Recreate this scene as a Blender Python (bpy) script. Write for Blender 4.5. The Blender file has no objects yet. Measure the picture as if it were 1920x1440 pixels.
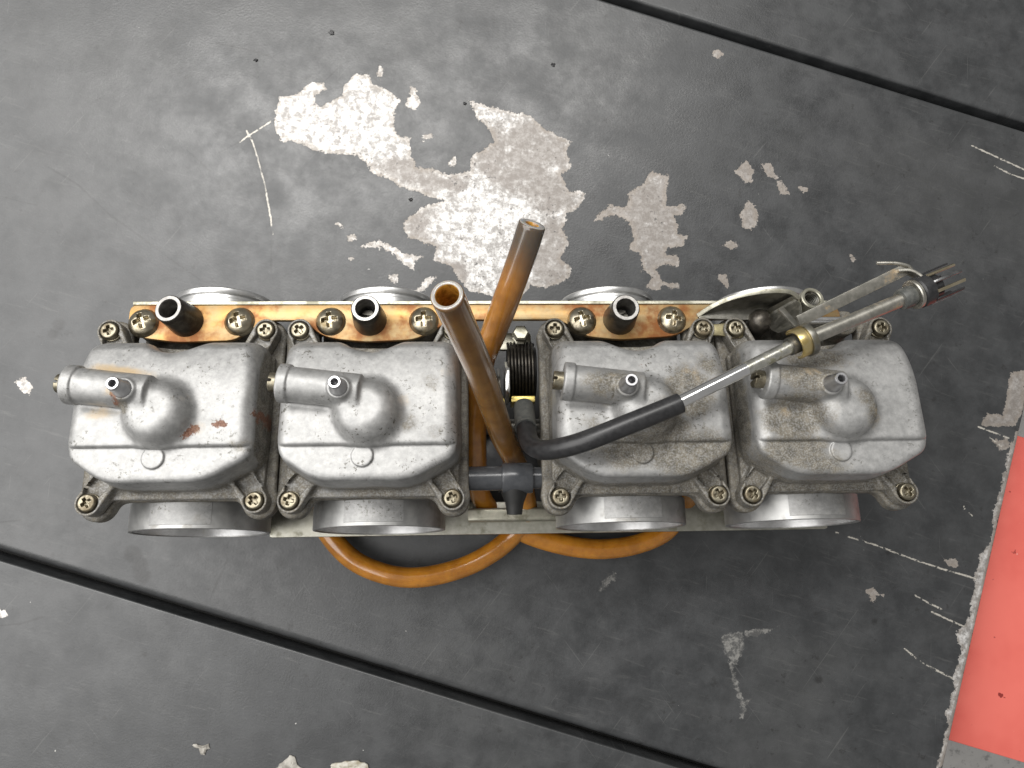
import bpy, bmesh, math, random
import numpy as np
from mathutils import Matrix, Vector

# ------------------------------------------------------------------ camera, light, exposure
S = 0.001                                   # everything below is written in millimetres
scene = bpy.context.scene
col = scene.collection

cam_data = bpy.data.cameras.new('camera')
cam_data.sensor_width = 36.0
cam_data.lens = 26.05
cam_data.clip_start = 0.02
cam_data.clip_end = 50.0
cam = bpy.data.objects.new('camera', cam_data)
cam.matrix_world = Matrix(((0.99907, 0.0071, -0.04256, -0.01006),
                           (-0.01114, 0.99538, -0.09538, -0.01839),
                           (0.04168, 0.09576, 0.99453, 0.38992),
                           (0, 0, 0, 1)))
col.objects.link(cam)
scene.camera = cam

world = bpy.data.worlds.new('World')
scene.world = world
world.use_nodes = True
wb = world.node_tree.nodes['Background']
wb.inputs['Color'].default_value = (1.0, 0.985, 0.96, 1)
wb.inputs['Strength'].default_value = 0.27


def area(name, loc, target, sx, sy, power, color):
    d = bpy.data.lights.new(name, 'AREA')
    d.shape = 'RECTANGLE'
    d.size, d.size_y, d.energy, d.color = sx, sy, power, color
    o = bpy.data.objects.new(name, d)
    o.location = loc
    o.rotation_euler = (Vector(target) - Vector(loc)).to_track_quat('-Z', 'Y').to_euler()
    col.objects.link(o)
    return o


area('garage_door_light', (-0.95, 0.15, 1.15), (0, 0.0, 0), 1.7, 1.5, 32, (1.0, 0.985, 0.965))
area('ceiling_light', (-0.15, 0.85, 1.45), (0, 0, 0), 1.2, 0.40, 17, (1.0, 0.98, 0.95))

scene.view_settings.view_transform = 'Standard'
scene.view_settings.look = 'None'
scene.view_settings.exposure = 0.0
scene.view_settings.gamma = 1.0
scene.render.engine = 'CYCLES'

# ------------------------------------------------------------------ scene helpers
def tag(o, label=None, cat=None, group=None, kind=None):
    if label: o['label'] = label
    if cat: o['category'] = cat
    if group: o['group'] = group
    if kind: o['kind'] = kind
    return o


def empty(name, matrix=None):
    o = bpy.data.objects.new(name, None)
    o.empty_display_size = 0.01
    col.objects.link(o)
    if matrix is not None: o.matrix_world = matrix
    return o


def link(name, mesh, parent=None, loc=(0, 0, 0), rot=(0, 0, 0), mat=None):
    """an object showing mesh, placed in millimetres in its parent's frame"""
    o = bpy.data.objects.new(name, mesh)
    col.objects.link(o)
    if parent is not None: o.parent = parent
    o.location = (loc[0] * S, loc[1] * S, loc[2] * S)
    o.rotation_euler = rot
    if mat is not None and len(mesh.materials) == 0: mesh.materials.append(mat)
    return o


def mesh_from(name, verts, faces, mat=None, smooth=True, sharp=None):
    me = bpy.data.meshes.new(name)
    me.from_pydata((np.asarray(verts, float) * S).tolist(), [], [tuple(int(i) for i in f) for f in faces])
    me.validate()
    if smooth: me.shade_smooth()
    if sharp is not None: me.set_sharp_from_angle(angle=math.radians(sharp))
    if mat is not None: me.materials.append(mat)
    return me


# ------------------------------------------------------------------ distance-field modelling (cast parts)
def vmax(*a):
    r = a[0]
    for b in a[1:]: r = np.maximum(r, b)
    return r
def vmin(*a):
    r = a[0]
    for b in a[1:]: r = np.minimum(r, b)
    return r
def smin(a, b, k):
    h = np.maximum(k - np.abs(a - b), 0) / k
    return np.minimum(a, b) - h * h * k * 0.25
def smax(a, b, k): return -smin(-a, -b, k)
def cyl_z(x, y, z, cx, cy, r, z0, z1, e=0.0):
    dx = np.hypot(x - cx, y - cy) - r + e
    dz = np.abs(z - (z0 + z1) / 2) - (z1 - z0) / 2 + e
    return np.minimum(np.maximum(dx, dz), 0) + np.hypot(np.maximum(dx, 0), np.maximum(dz, 0)) - e
def cyl_y(x, y, z, cx, cz, r, y0, y1, e=0.0): return cyl_z(x, z, y, cx, cz, r, y0, y1, e)
def cyl_ab(x, y, z, a, b, r, e=0.0):
    a = np.array(a, float); b = np.array(b, float)
    L = np.linalg.norm(b - a); u = (b - a) / L
    t = (x - a[0]) * u[0] + (y - a[1]) * u[1] + (z - a[2]) * u[2]
    q = np.sqrt(np.maximum((x - a[0])**2 + (y - a[1])**2 + (z - a[2])**2 - t * t, 0)) - r + e
    w = np.abs(t - L / 2) - L / 2 + e
    return np.minimum(np.maximum(q, w), 0) + np.hypot(np.maximum(q, 0), np.maximum(w, 0)) - e
def box(x, y, z, c, h, e=0.0):
    qx, qy, qz = np.abs(x - c[0]) - h[0] + e, np.abs(y - c[1]) - h[1] + e, np.abs(z - c[2]) - h[2] + e
    return np.minimum(vmax(qx, qy, qz), 0) + np.sqrt(np.maximum(qx, 0)**2 + np.maximum(qy, 0)**2 + np.maximum(qz, 0)**2) - e
def poly2(x, y, P):
    d = np.full(np.shape(x), 1e9); s = np.ones(np.shape(x)); n = len(P); j = n - 1
    for i in range(n):
        ex, ey = P[j][0] - P[i][0], P[j][1] - P[i][1]
        wx, wy = x - P[i][0], y - P[i][1]
        t = np.clip((wx * ex + wy * ey) / (ex * ex + ey * ey + 1e-12), 0, 1)
        d = np.minimum(d, (wx - ex * t)**2 + (wy - ey * t)**2)
        c1, c2, c3 = y >= P[i][1], y < P[j][1], ex * wy > ey * wx
        s = np.where((c1 & c2 & c3) | (~c1 & ~c2 & ~c3), -s, s)
        j = i
    return s * np.sqrt(d)
def cap2(x, y, a, b, r):
    ex, ey = b[0] - a[0], b[1] - a[1]
    t = np.clip(((x - a[0]) * ex + (y - a[1]) * ey) / (ex * ex + ey * ey), 0, 1)
    return np.hypot(x - a[0] - ex * t, y - a[1] - ey * t) - r
def slab(d2, z, z0, z1, e=0.0):
    dx = d2 + e; dz = np.abs(z - (z0 + z1) / 2) - (z1 - z0) / 2 + e
    return np.minimum(np.maximum(dx, dz), 0) + np.hypot(np.maximum(dx, 0), np.maximum(dz, 0)) - e


def nets(name, f, lo, hi, h, mat=None, sharp=None):
    """surface nets: the zero level of f as a quad mesh, vertices pulled onto the surface"""
    ax = [np.arange(lo[i], hi[i] + h, h) for i in range(3)]
    n = [len(a) for a in ax]
    G = f(*np.meshgrid(*ax, indexing='ij', sparse=True))
    G = np.broadcast_to(G, n)
    neg = G < 0
    c = [(i, j, k) for i in (0, 1) for j in (0, 1) for k in (0, 1)]
    sl = lambda o: tuple(slice(o[q], n[q] - 1 + o[q]) for q in range(3))
    cnt = sum(neg[sl(o)].astype(np.int8) for o in c)
    idx = np.argwhere((cnt > 0) & (cnt < 8))
    I = np.full([m - 1 for m in n], -1, int)
    I[tuple(idx.T)] = np.arange(len(idx))
    P = np.zeros((len(idx), 3)); W = np.zeros(len(idx))
    for a in c:
        for q in range(3):
            if a[q]: continue
            b = list(a); b[q] = 1
            fa = G[tuple((idx + a).T)]; fb = G[tuple((idx + b).T)]
            m = (fa < 0) != (fb < 0)
            t = np.where(m, fa / np.where(m, fa - fb, 1), 0)
            pt = np.array(a, float)[None] + 0 * P; pt[:, q] = t
            P += pt * m[:, None]; W += m
    V = (idx + P / W[:, None]) * h + np.array(lo)
    base = V.copy(); e = h * 0.15
    for _ in range(3):
        v = f(*V.T)
        g = np.stack([f(*(V + d).T) - f(*(V - d).T) for d in np.eye(3) * e], 1) / (2 * e)
        V = V - np.clip(v, -h, h)[:, None] * g / np.maximum((g * g).sum(1), 0.2)[:, None]
        V = base + np.clip(V - base, -0.55 * h, 0.55 * h)
    F = []
    for q in range(3):
        r, s = (q + 1) % 3, (q + 2) % 3
        A = [slice(None)] * 3; B = [slice(None)] * 3
        A[q] = slice(0, n[q] - 1); B[q] = slice(1, n[q])
        na, nb = neg[tuple(A)], neg[tuple(B)]
        E = np.argwhere(na != nb)
        E = E[(E[:, r] > 0) & (E[:, s] > 0) & (E[:, r] < n[r] - 1) & (E[:, s] < n[s] - 1)]
        if not len(E): continue
        fl = na[tuple(E.T)]
        def at(dr, ds):
            K = E.copy(); K[:, r] -= dr; K[:, s] -= ds
            return I[tuple(K.T)]
        Q = np.stack([at(1, 1), at(0, 1), at(0, 0), at(1, 0)], 1)
        F.append(np.where(fl[:, None], Q, Q[:, ::-1]))
    F = np.concatenate(F)
    F = F[(F >= 0).all(1)]
    me = bpy.data.meshes.new(name)
    me.vertices.add(len(V)); me.vertices.foreach_set('co', (V * S).astype(np.float32).ravel())
    me.loops.add(F.size); me.loops.foreach_set('vertex_index', F.astype(np.int32).ravel())
    me.polygons.add(len(F)); me.polygons.foreach_set('loop_start', np.arange(0, F.size, 4, dtype=np.int32))
    me.update(calc_edges=True); me.validate(); me.shade_smooth()
    if sharp is not None: me.set_sharp_from_angle(angle=math.radians(sharp))
    if mat is not None: me.materials.append(mat)
    return me


def attr(me, name, values):
    a = me.attributes.new(name, 'FLOAT', 'POINT')
    a.data.foreach_set('value', np.asarray(values, np.float32))


def coords(me):
    a = np.empty(len(me.vertices) * 3, np.float32)
    me.vertices.foreach_get('co', a)
    return a.reshape(-1, 3) / S


# ------------------------------------------------------------------ lathe, sweeps, plates
def lathe(name, prof, n=32, mat=None, sharp=35):
    """prof: list of (r, z), bottom to top along the outside, may run back down a bore"""
    V, F = [], []
    for r, z in prof:
        for i in range(n):
            a = 2 * math.pi * i / n
            V.append((r * math.cos(a), r * math.sin(a), z))
    for k in range(len(prof) - 1):
        for i in range(n):
            j = (i + 1) % n
            F.append((k * n + i, k * n + j, (k + 1) * n + j, (k + 1) * n + i))
    me = mesh_from(name, V, F, None, True, None)
    bm = bmesh.new(); bm.from_mesh(me)
    bmesh.ops.remove_doubles(bm, verts=bm.verts, dist=1e-7)
    bmesh.ops.recalc_face_normals(bm, faces=bm.faces)
    bm.to_mesh(me); bm.free()
    me.shade_smooth(); me.set_sharp_from_angle(angle=math.radians(sharp))
    if mat is not None: me.materials.append(mat)
    return me


def spline(P, step=1.5):
    P = np.asarray(P, float)
    Q = np.vstack([2 * P[0] - P[1], P, 2 * P[-1] - P[-2]])
    out = []
    for i in range(1, len(Q) - 2):
        p0, p1, p2, p3 = Q[i - 1:i + 3]
        m = max(2, int(np.linalg.norm(p2 - p1) / step))
        for t in np.linspace(0, 1, m, endpoint=False):
            out.append(0.5 * (2 * p1 + (p2 - p0) * t + (2 * p0 - 5 * p1 + 4 * p2 - p3) * t * t + (3 * p1 - p0 - 3 * p2 + p3) * t**3))
    out.append(P[-1])
    return np.array(out)


def sweep(name, path, section, mat=None, closed=True, cap=True, up=(0, 0, 1), sharp=40, scale=None):
    """section: 2-D outline carried along path with a parallel-transported frame"""
    path = np.asarray(path, float); n = len(path)
    T = np.gradient(path, axis=0); T /= np.linalg.norm(T, axis=1)[:, None]
    N = np.cross(T[0], up); N = N / np.linalg.norm(N) if np.linalg.norm(N) > 1e-3 else np.array([1., 0, 0])
    V, F, L = [], [], []
    m = len(section); acc = 0
    for i in range(n):
        if i:
            N = N - T[i] * (N @ T[i]); N /= np.linalg.norm(N)
            acc += np.linalg.norm(path[i] - path[i - 1])
        B = np.cross(T[i], N)
        k = 1.0 if scale is None else scale(i / (n - 1))
        for a, b in section:
            V.append(path[i] + k * (N * a + B * b)); L.append(acc)
    for i in range(n - 1):
        for j in range(m if closed else m - 1):
            q = (j + 1) % m
            F.append((i * m + j, i * m + q, (i + 1) * m + q, (i + 1) * m + j))
    if cap and closed:
        F.append(tuple(range(m))[::-1]); F.append(tuple(range((n - 1) * m, n * m)))
    me = mesh_from(name, V, F)
    bm = bmesh.new(); bm.from_mesh(me); bmesh.ops.recalc_face_normals(bm, faces=bm.faces); bm.to_mesh(me); bm.free()
    me.shade_smooth(); me.set_sharp_from_angle(angle=math.radians(sharp))
    attr(me, 'along', L)
    if mat is not None: me.materials.append(mat)
    return me


def circle(r, n=24): return [(r * math.cos(2 * math.pi * i / n), r * math.sin(2 * math.pi * i / n)) for i in range(n)]


def hose(name, pts, ro, ri, mat, depth=22, n=28, wob=0.0):
    """hollow tube whose first end is open to the given depth"""
    path = spline(pts, 1.6)
    T = np.gradient(path, axis=0); T /= np.linalg.norm(T, axis=1)[:, None]
    N = np.cross(T[0], (0.2, 0.1, 1)); N /= np.linalg.norm(N)
    rng = np.random.RandomState(len(pts))
    s = np.r_[0, np.cumsum(np.linalg.norm(np.diff(path, axis=0), axis=1))]
    fr = []
    for i in range(len(path)):
        N = N - T[i] * (N @ T[i]); N /= np.linalg.norm(N)
        fr.append((N.copy(), np.cross(T[i], N)))
    V, F, L, RI = [], [], [], []
    rings = []
    def ring(i, r, back=0.0, inn=0.0):
        rings.append(len(V))
        for j in range(n):
            a = 2 * math.pi * j / n
            k = r * (1 + wob * math.sin(2 * a + s[i] * 0.05))
            V.append(path[i] + T[i] * back + k * (fr[i][0] * math.cos(a) + fr[i][1] * math.sin(a))); L.append(s[i]); RI.append(inn)
    q = int(np.searchsorted(s, depth))
    for i in range(q, 0, -1): ring(i, ri, 0, 1)
    ring(0, ri, 0.25, 1); ring(0, ri + 0.25, 0, 0.6); ring(0, ro - 0.35, 0, 0.6); ring(0, ro, 0.35)
    for i in range(1, len(path)): ring(i, ro)
    for a, b in zip(rings[:-1], rings[1:]):
        for j in range(n): F.append((a + j, a + (j + 1) % n, b + (j + 1) % n, b + j))
    F.append(tuple(range(rings[0], rings[0] + n))); F.append(tuple(range(rings[-1], rings[-1] + n)))
    me = mesh_from(name, V, F)
    bm = bmesh.new(); bm.from_mesh(me); bmesh.ops.recalc_face_normals(bm, faces=bm.faces); bm.to_mesh(me); bm.free()
    me.shade_smooth(); me.set_sharp_from_angle(angle=math.radians(50))
    attr(me, 'along', L); attr(me, 'inner', RI)
    me.materials.append(mat)
    return me


def plate(name, P, z0, z1, mat=None, bev=0.4, holes=()):
    """flat bar cut to outline P between z0 and z1, edges bevelled"""
    bm = bmesh.new()
    vs = [bm.verts.new((x * S, y * S, z0 * S)) for x, y in P]
    f = bm.faces.new(vs)
    r = bmesh.ops.extrude_face_region(bm, geom=[f])
    bmesh.ops.translate(bm, verts=[v for v in r['geom'] if isinstance(v, bmesh.types.BMVert)], vec=(0, 0, (z1 - z0) * S))
    bmesh.ops.recalc_face_normals(bm, faces=bm.faces)
    if bev:
        ed = [e for e in bm.edges if abs(e.verts[0].co.z - e.verts[1].co.z) < 1e-7]
        bmesh.ops.bevel(bm, geom=ed, offset=bev * S, segments=2, affect='EDGES', profile=0.5)
    me = bpy.data.meshes.new(name); bm.to_mesh(me); bm.free()
    me.shade_smooth(); me.set_sharp_from_angle(angle=math.radians(40))
    if mat is not None: me.materials.append(mat)
    return me


def round_poly(P, r, n=5):
    """round the corners of an outline"""
    out = []
    m = len(P)
    for i in range(m):
        a, b, c = (np.array(P[(i + k) % m], float) for k in (-1, 0, 1))
        u, w = a - b, c - b
        lu, lw = np.linalg.norm(u), np.linalg.norm(w)
        d = min(r, 0.48 * lu, 0.48 * lw)
        p, q = b + u / lu * d, b + w / lw * d
        for t in np.linspace(0, 1, n): out.append(tuple((1 - t)**2 * p + 2 * t * (1 - t) * b + t * t * q))
    return out


def turned(axis):
    """euler that carries +Z onto axis"""
    return Vector(axis).to_track_quat('Z', 'Y').to_euler()


# ------------------------------------------------------------------ materials
class Mat:
    def __init__(self, name):
        self.m = bpy.data.materials.new(name); self.m.use_nodes = True
        self.t = self.m.node_tree; self.b = self.t.nodes['Principled BSDF']
        tc = self.t.nodes.new('ShaderNodeTexCoord'); oi = self.t.nodes.new('ShaderNodeObjectInfo')
        ad = self.t.nodes.new('ShaderNodeVectorMath'); ad.operation = 'ADD'
        self.t.links.new(tc.outputs['Object'], ad.inputs[0]); self.t.links.new(oi.outputs['Random'], ad.inputs[1])
        self.v = ad.outputs[0]
    def put(self, s, v):
        if hasattr(v, 'is_linked') or isinstance(v, bpy.types.NodeSocket): self.t.links.new(v, s)
        elif isinstance(v, (tuple, list)) and len(v) == 3 and s.type == 'RGBA': s.default_value = (*v, 1)
        else: s.default_value = v
    def set(self, **k):
        for a, v in k.items(): self.put(self.b.inputs[a.replace('_', ' ')], v)
        return self
    def noise(self, scale, detail=4, rough=0.55, dist=0.0, stretch=None):
        n = self.t.nodes.new('ShaderNodeTexNoise')
        v = self.v
        if stretch:
            mp = self.t.nodes.new('ShaderNodeMapping'); self.t.links.new(v, mp.inputs[0])
            mp.vector_type = 'TEXTURE'; mp.inputs['Scale'].default_value = tuple(1 / q for q in stretch[:3])
            if len(stretch) > 3: mp.inputs['Rotation'].default_value = (0, 0, stretch[3])
            v = mp.outputs[0]
        self.t.links.new(v, n.inputs['Vector'])
        n.inputs['Scale'].default_value = scale; n.inputs['Detail'].default_value = detail
        n.inputs['Roughness'].default_value = rough; n.inputs['Distortion'].default_value = dist
        return n.outputs[0]
    def vor(self, scale, feature='F1'):
        n = self.t.nodes.new('ShaderNodeTexVoronoi'); n.feature = feature
        self.t.links.new(self.v, n.inputs['Vector']); n.inputs['Scale'].default_value = scale
        return n.outputs['Distance']
    def att(self, name):
        n = self.t.nodes.new('ShaderNodeAttribute'); n.attribute_name = name
        return n.outputs['Fac']
    def f(self, op, a, b=0.0, c=0.0, clamp=False):
        n = self.t.nodes.new('ShaderNodeMath'); n.operation = op; n.use_clamp = clamp
        for i, v in enumerate((a, b, c)): self.put(n.inputs[i], v)
        return n.outputs[0]
    def step(self, x, a, b):
        """0 below a, 1 above b (a > b gives the falling edge)"""
        n = self.t.nodes.new('ShaderNodeMapRange'); n.interpolation_type = 'SMOOTHSTEP'
        self.put(n.inputs['Value'], x)
        lo, hi, o0, o1 = (a, b, 0, 1) if a < b else (b, a, 1, 0)
        n.inputs['From Min'].default_value = lo; n.inputs['From Max'].default_value = hi
        n.inputs['To Min'].default_value = o0; n.inputs['To Max'].default_value = o1
        return n.outputs[0]
    def mix(self, fac, a, b):
        n = self.t.nodes.new('ShaderNodeMix'); n.data_type = 'RGBA'
        self.put(n.inputs[0], fac)
        for s, v in ((n.inputs[6], a), (n.inputs[7], b)): self.put(s, v)
        return n.outputs[2]
    def lerp(self, fac, a, b):
        n = self.t.nodes.new('ShaderNodeMix'); n.data_type = 'FLOAT'
        for i, v in zip((0, 2, 3), (fac, a, b)): self.put(n.inputs[i], v)
        return n.outputs[0]
    def bump(self, h, strength, dist):
        n = self.t.nodes.new('ShaderNodeBump'); n.inputs['Strength'].default_value = strength
        n.inputs['Distance'].default_value = dist * S
        prev = self.b.inputs['Normal'].links
        if prev: self.t.links.new(prev[0].from_socket, n.inputs['Normal'])
        self.put(n.inputs['Height'], h)
        self.t.links.new(n.outputs[0], self.b.inputs['Normal'])
        return self


def cast_metal(name, grime_dark=0.0, tone=1.0, rough=0.42, speck=1.0):
    M = Mat(name)
    big, mid, fine = M.noise(45, 5, .6), M.noise(260, 5, .65), M.noise(1500, 3, .6)
    c = M.mix(M.step(mid, .3, .7), tuple(v * tone for v in (.335, .335, .33)), tuple(v * tone for v in (.45, .448, .44)))
    c = M.mix(M.f('MULTIPLY', M.step(M.noise(90, 6, .7), .50, .72), .40), c, tuple(v * tone for v in (.26, .26, .255)))
    grain = M.noise(560, 5, .75)
    c = M.mix(M.f('MULTIPLY', M.step(grain, .58, .40), .24), c, tuple(v * tone for v in (.20, .20, .195)))
    sp = M.f('MULTIPLY', M.step(M.noise(620, 3, .7), .555, .64), M.step(M.noise(110, 4, .6), .46, .64))
    sp = M.f('MULTIPLY', sp, .75 * speck)
    c = M.mix(sp, c, (.10, .095, .08))
    g = M.f('ADD', M.f('MULTIPLY', M.att('grime_dark'), 1.22), grime_dark)
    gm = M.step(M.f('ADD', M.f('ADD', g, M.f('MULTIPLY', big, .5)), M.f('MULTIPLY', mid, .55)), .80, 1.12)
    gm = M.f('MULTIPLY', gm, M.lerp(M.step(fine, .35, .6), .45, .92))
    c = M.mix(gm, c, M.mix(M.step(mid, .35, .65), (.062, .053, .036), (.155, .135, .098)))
    r = M.att('rust')
    rm = M.step(M.f('ADD', r, M.f('MULTIPLY', M.f('SUBTRACT', M.noise(330, 6, .7), .5), 1.5)), .40, .50)
    c = M.mix(rm, c, M.mix(M.step(fine, .35, .65), (.13, .06, .038), (.24, .125, .085)))
    f2 = M.att('tan')
    tm = M.f('MULTIPLY', M.step(M.f('ADD', f2, M.f('MULTIPLY', mid, .6)), .62, 1.05), .75)
    c = M.mix(tm, c, (.44, .31, .15))
    dirt = M.f('MAXIMUM', M.f('MAXIMUM', gm, rm), M.f('MULTIPLY', tm, .6))
    M.set(Base_Color=c, Metallic=M.lerp(dirt, .64, .12), Roughness=M.lerp(dirt, M.f('ADD', M.lerp(mid, rough + .02, rough + .14), M.f('MULTIPLY', grain, .05)), .62))
    M.bump(fine, .25, .08).bump(mid, .2, .12)
    return M.m


def metal(name, c1, c2, rough=.3, scale=300, stain=None, stain_at=(.58, .72), metallic=1.0, bump=.15, rust=0.0):
    M = Mat(name)
    n, f = M.noise(scale, 5, .6), M.noise(1400, 3, .6)
    c = M.mix(M.step(n, .32, .68), c1, c2)
    met = metallic
    if stain:
        m = M.step(M.noise(scale * .45, 6, .65), *stain_at)
        c = M.mix(m, c, stain); met = M.lerp(m, metallic, metallic * .55)
    M.set(Base_Color=c, Metallic=met, Roughness=M.lerp(n, rough * .8, rough * 1.25))
    M.bump(f, bump, .06)
    return M.m


def plastic(name, c1, c2, rough=.45, scale=400, bump=.12, spec=.5):
    M = Mat(name)
    n = M.noise(scale, 5, .65)
    M.set(Base_Color=M.mix(M.step(n, .3, .7), c1, c2), Roughness=M.lerp(n, rough * .8, rough * 1.2), Specular_IOR_Level=spec)
    M.bump(M.noise(1600, 3, .6), bump, .05)
    return M.m


def amber(name, a, b, dark, end, burnt=0.0):
    """aged see-through fuel hose, stained towards its open end"""
    M = Mat(name)
    s = M.att('along'); inn = M.att('inner')
    n, m2 = M.noise(95, 5, .6), M.noise(420, 4, .65)
    c = M.mix(M.step(n, .35, .65), a, b)
    c = M.mix(M.step(s, 95, 150), c, M.mix(M.step(n, .35, .65), (.50, .205, .02), (.36, .14, .015)))
    c = M.mix(M.f('MULTIPLY', M.step(m2, .60, .74), .30), c, dark)
    e = M.step(M.f('ADD', s, M.f('MULTIPLY', M.f('SUBTRACT', n, .5), .018 * 1000)), end, end * .25)
    c = M.mix(M.f('MULTIPLY', e, burnt), c, (.075, .06, .045))
    rim = M.step(inn, .3, .55)
    c = M.mix(rim, c, (.32, .31, .29))
    c = M.mix(M.step(inn, .75, .95), c, M.mix(M.step(m2, .35, .65), (.55, .30, .05), (.27, .13, .02)))
    M.set(Base_Color=c, Roughness=M.lerp(m2, .17, .30), Subsurface_Weight=.25, Subsurface_Scale=.004, Coat_Weight=.7, Coat_Roughness=.05)
    M.b.inputs['Subsurface Radius'].default_value = (1, .45, .12)
    M.bump(m2, .1, .1)
    return M.m


MAT_BOWL = [cast_metal('cast_bowl_a'), cast_metal('cast_bowl_b', .0, 1.0, .42, 1.25),
            cast_metal('cast_bowl_c', .10, .98, .44, 1.3), cast_metal('cast_bowl_d', .03, 1.0, .42, .8)]
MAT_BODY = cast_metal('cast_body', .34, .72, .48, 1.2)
MAT_BODY_CLEAN = cast_metal('cast_body_clean', .10, .85, .42, 1.0)
MAT_GOLD = metal('yellow_zinc', (.46, .275, .105), (.43, .33, .185), .48, 110, (.26, .10, .03), (.43, .60), bump=.25)
MAT_BAND = metal('gold_band', (.70, .52, .18), (.78, .64, .34), .32, 200, (.45, .30, .08), (.54, .70))
MAT_ZINC = metal('dull_zinc', (.40, .39, .32), (.55, .53, .44), .45, 200, (.25, .24, .18), (.5, .64), bump=.25)
MAT_SCREW = metal('aged_screw', (.23, .205, .15), (.34, .31, .235), .40, 420, (.13, .105, .065), (.48, .64))
MAT_BIG_SCREW = metal('pan_screw', (.36, .32, .235), (.47, .425, .33), .30, 350, (.22, .17, .09), (.50, .66))
MAT_CHROME = metal('bright_tube', (.80, .80, .80), (.90, .90, .90), .17, 200, (.45, .43, .36), (.62, .75), bump=.05)
MAT_DULL = metal('dull_tube', (.36, .35, .31), (.50, .48, .43), .40, 300, (.38, .30, .20), (.54, .68), bump=.25)
MAT_STEEL = metal('bare_steel', (.62, .62, .60), (.78, .78, .76), .28, 300)
MAT_NIPPLE = metal('drain_nipple', (.42, .42, .43), (.52, .52, .53), .38, 400)
MAT_DARKST = metal('dark_steel', (.10, .10, .09), (.17, .16, .14), .36, 400, metallic=.8)
MAT_TOWER = metal('tower_metal', (.05, .045, .038), (.10, .09, .075), .34, 400, (.03, .025, .02), (.5, .65), metallic=.7)
MAT_RING = metal('turned_alloy', (.34, .34, .335), (.44, .44, .43), .47, 160, (.22, .21, .19), (.52, .70), metallic=.85, bump=.2)
MAT_TURNED = metal('turned_bright', (.50, .50, .495), (.62, .62, .615), .36, 160, (.36, .35, .33), (.56, .72), metallic=.9, bump=.2)
MAT_BORE = metal('bright_bore', (.62, .62, .62), (.74, .74, .74), .34, 220, (.50, .49, .46), (.60, .74), metallic=.8, bump=.05)
MAT_RIM = metal('worn_rim', (.26, .25, .24), (.44, .43, .41), .42, 500)
MAT_RUBBER = plastic('black_rubber', (.014, .014, .015), (.026, .026, .027), .36, 500)
MAT_GREYRUB = plastic('grey_rubber', (.055, .058, .055), (.10, .10, .092), .5, 500)
MAT_TEE = plastic('grey_plastic', (.048, .051, .056), (.066, .069, .074), .22, 300, .03)
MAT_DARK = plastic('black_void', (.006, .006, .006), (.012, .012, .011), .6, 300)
MAT_AMBER1 = amber('amber_hose_a', (.26, .13, .033), (.19, .092, .025), (.12, .05, .015), 9, .35)
MAT_AMBER2 = amber('amber_hose_b', (.36, .155, .026), (.24, .10, .02), (.10, .045, .018), 26, .95)


# ------------------------------------------------------------------ the carburetor rack
RACK_M = Matrix(((1.0, -0.00016, 0.00097, 0.0), (0.0, 0.98633, 0.1648, 0.0),
                 (-0.00099, -0.1648, 0.98633, 0.086), (0, 0, 0, 1)))
rack = tag(empty('carburetor_rack', RACK_M),
           'dirty bank of four silver carburetors lying with their float bowls up on the dark bench', 'carburetor rack')
CX = (-131.8, -53.8, 53.8, 132.0)           # the four carburetor centres
SCREWS = ((-32, 35.5), (32, 35.5), (-32, -35.5), (32.2, -35.4))

BOWL_OUT = round_poly([(-34.3, -15.5), (-33.6, 27.8), (33.8, 27.8), (35.0, -15.5), (33.5, -21.2), (16.8, -30.2), (-19.5, -30.2), (-32.8, -21.2)], 6.5, 7)


def sd_flange(x, y, grow, half):
    """outline with four lobes round the screws"""
    d = poly2(x, y, [(-half, -34), (-half, 35), (-27, 35), (-22, 28), (22, 28), (27, 35), (half, 35), (half, -34), (26, -36), (22, -34.5), (-22, -34.5), (-26, -36)])
    for sx, sy in SCREWS: d = smin(d, np.hypot(x - sx, y - sy) - grow, 2.5)
    return d


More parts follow.
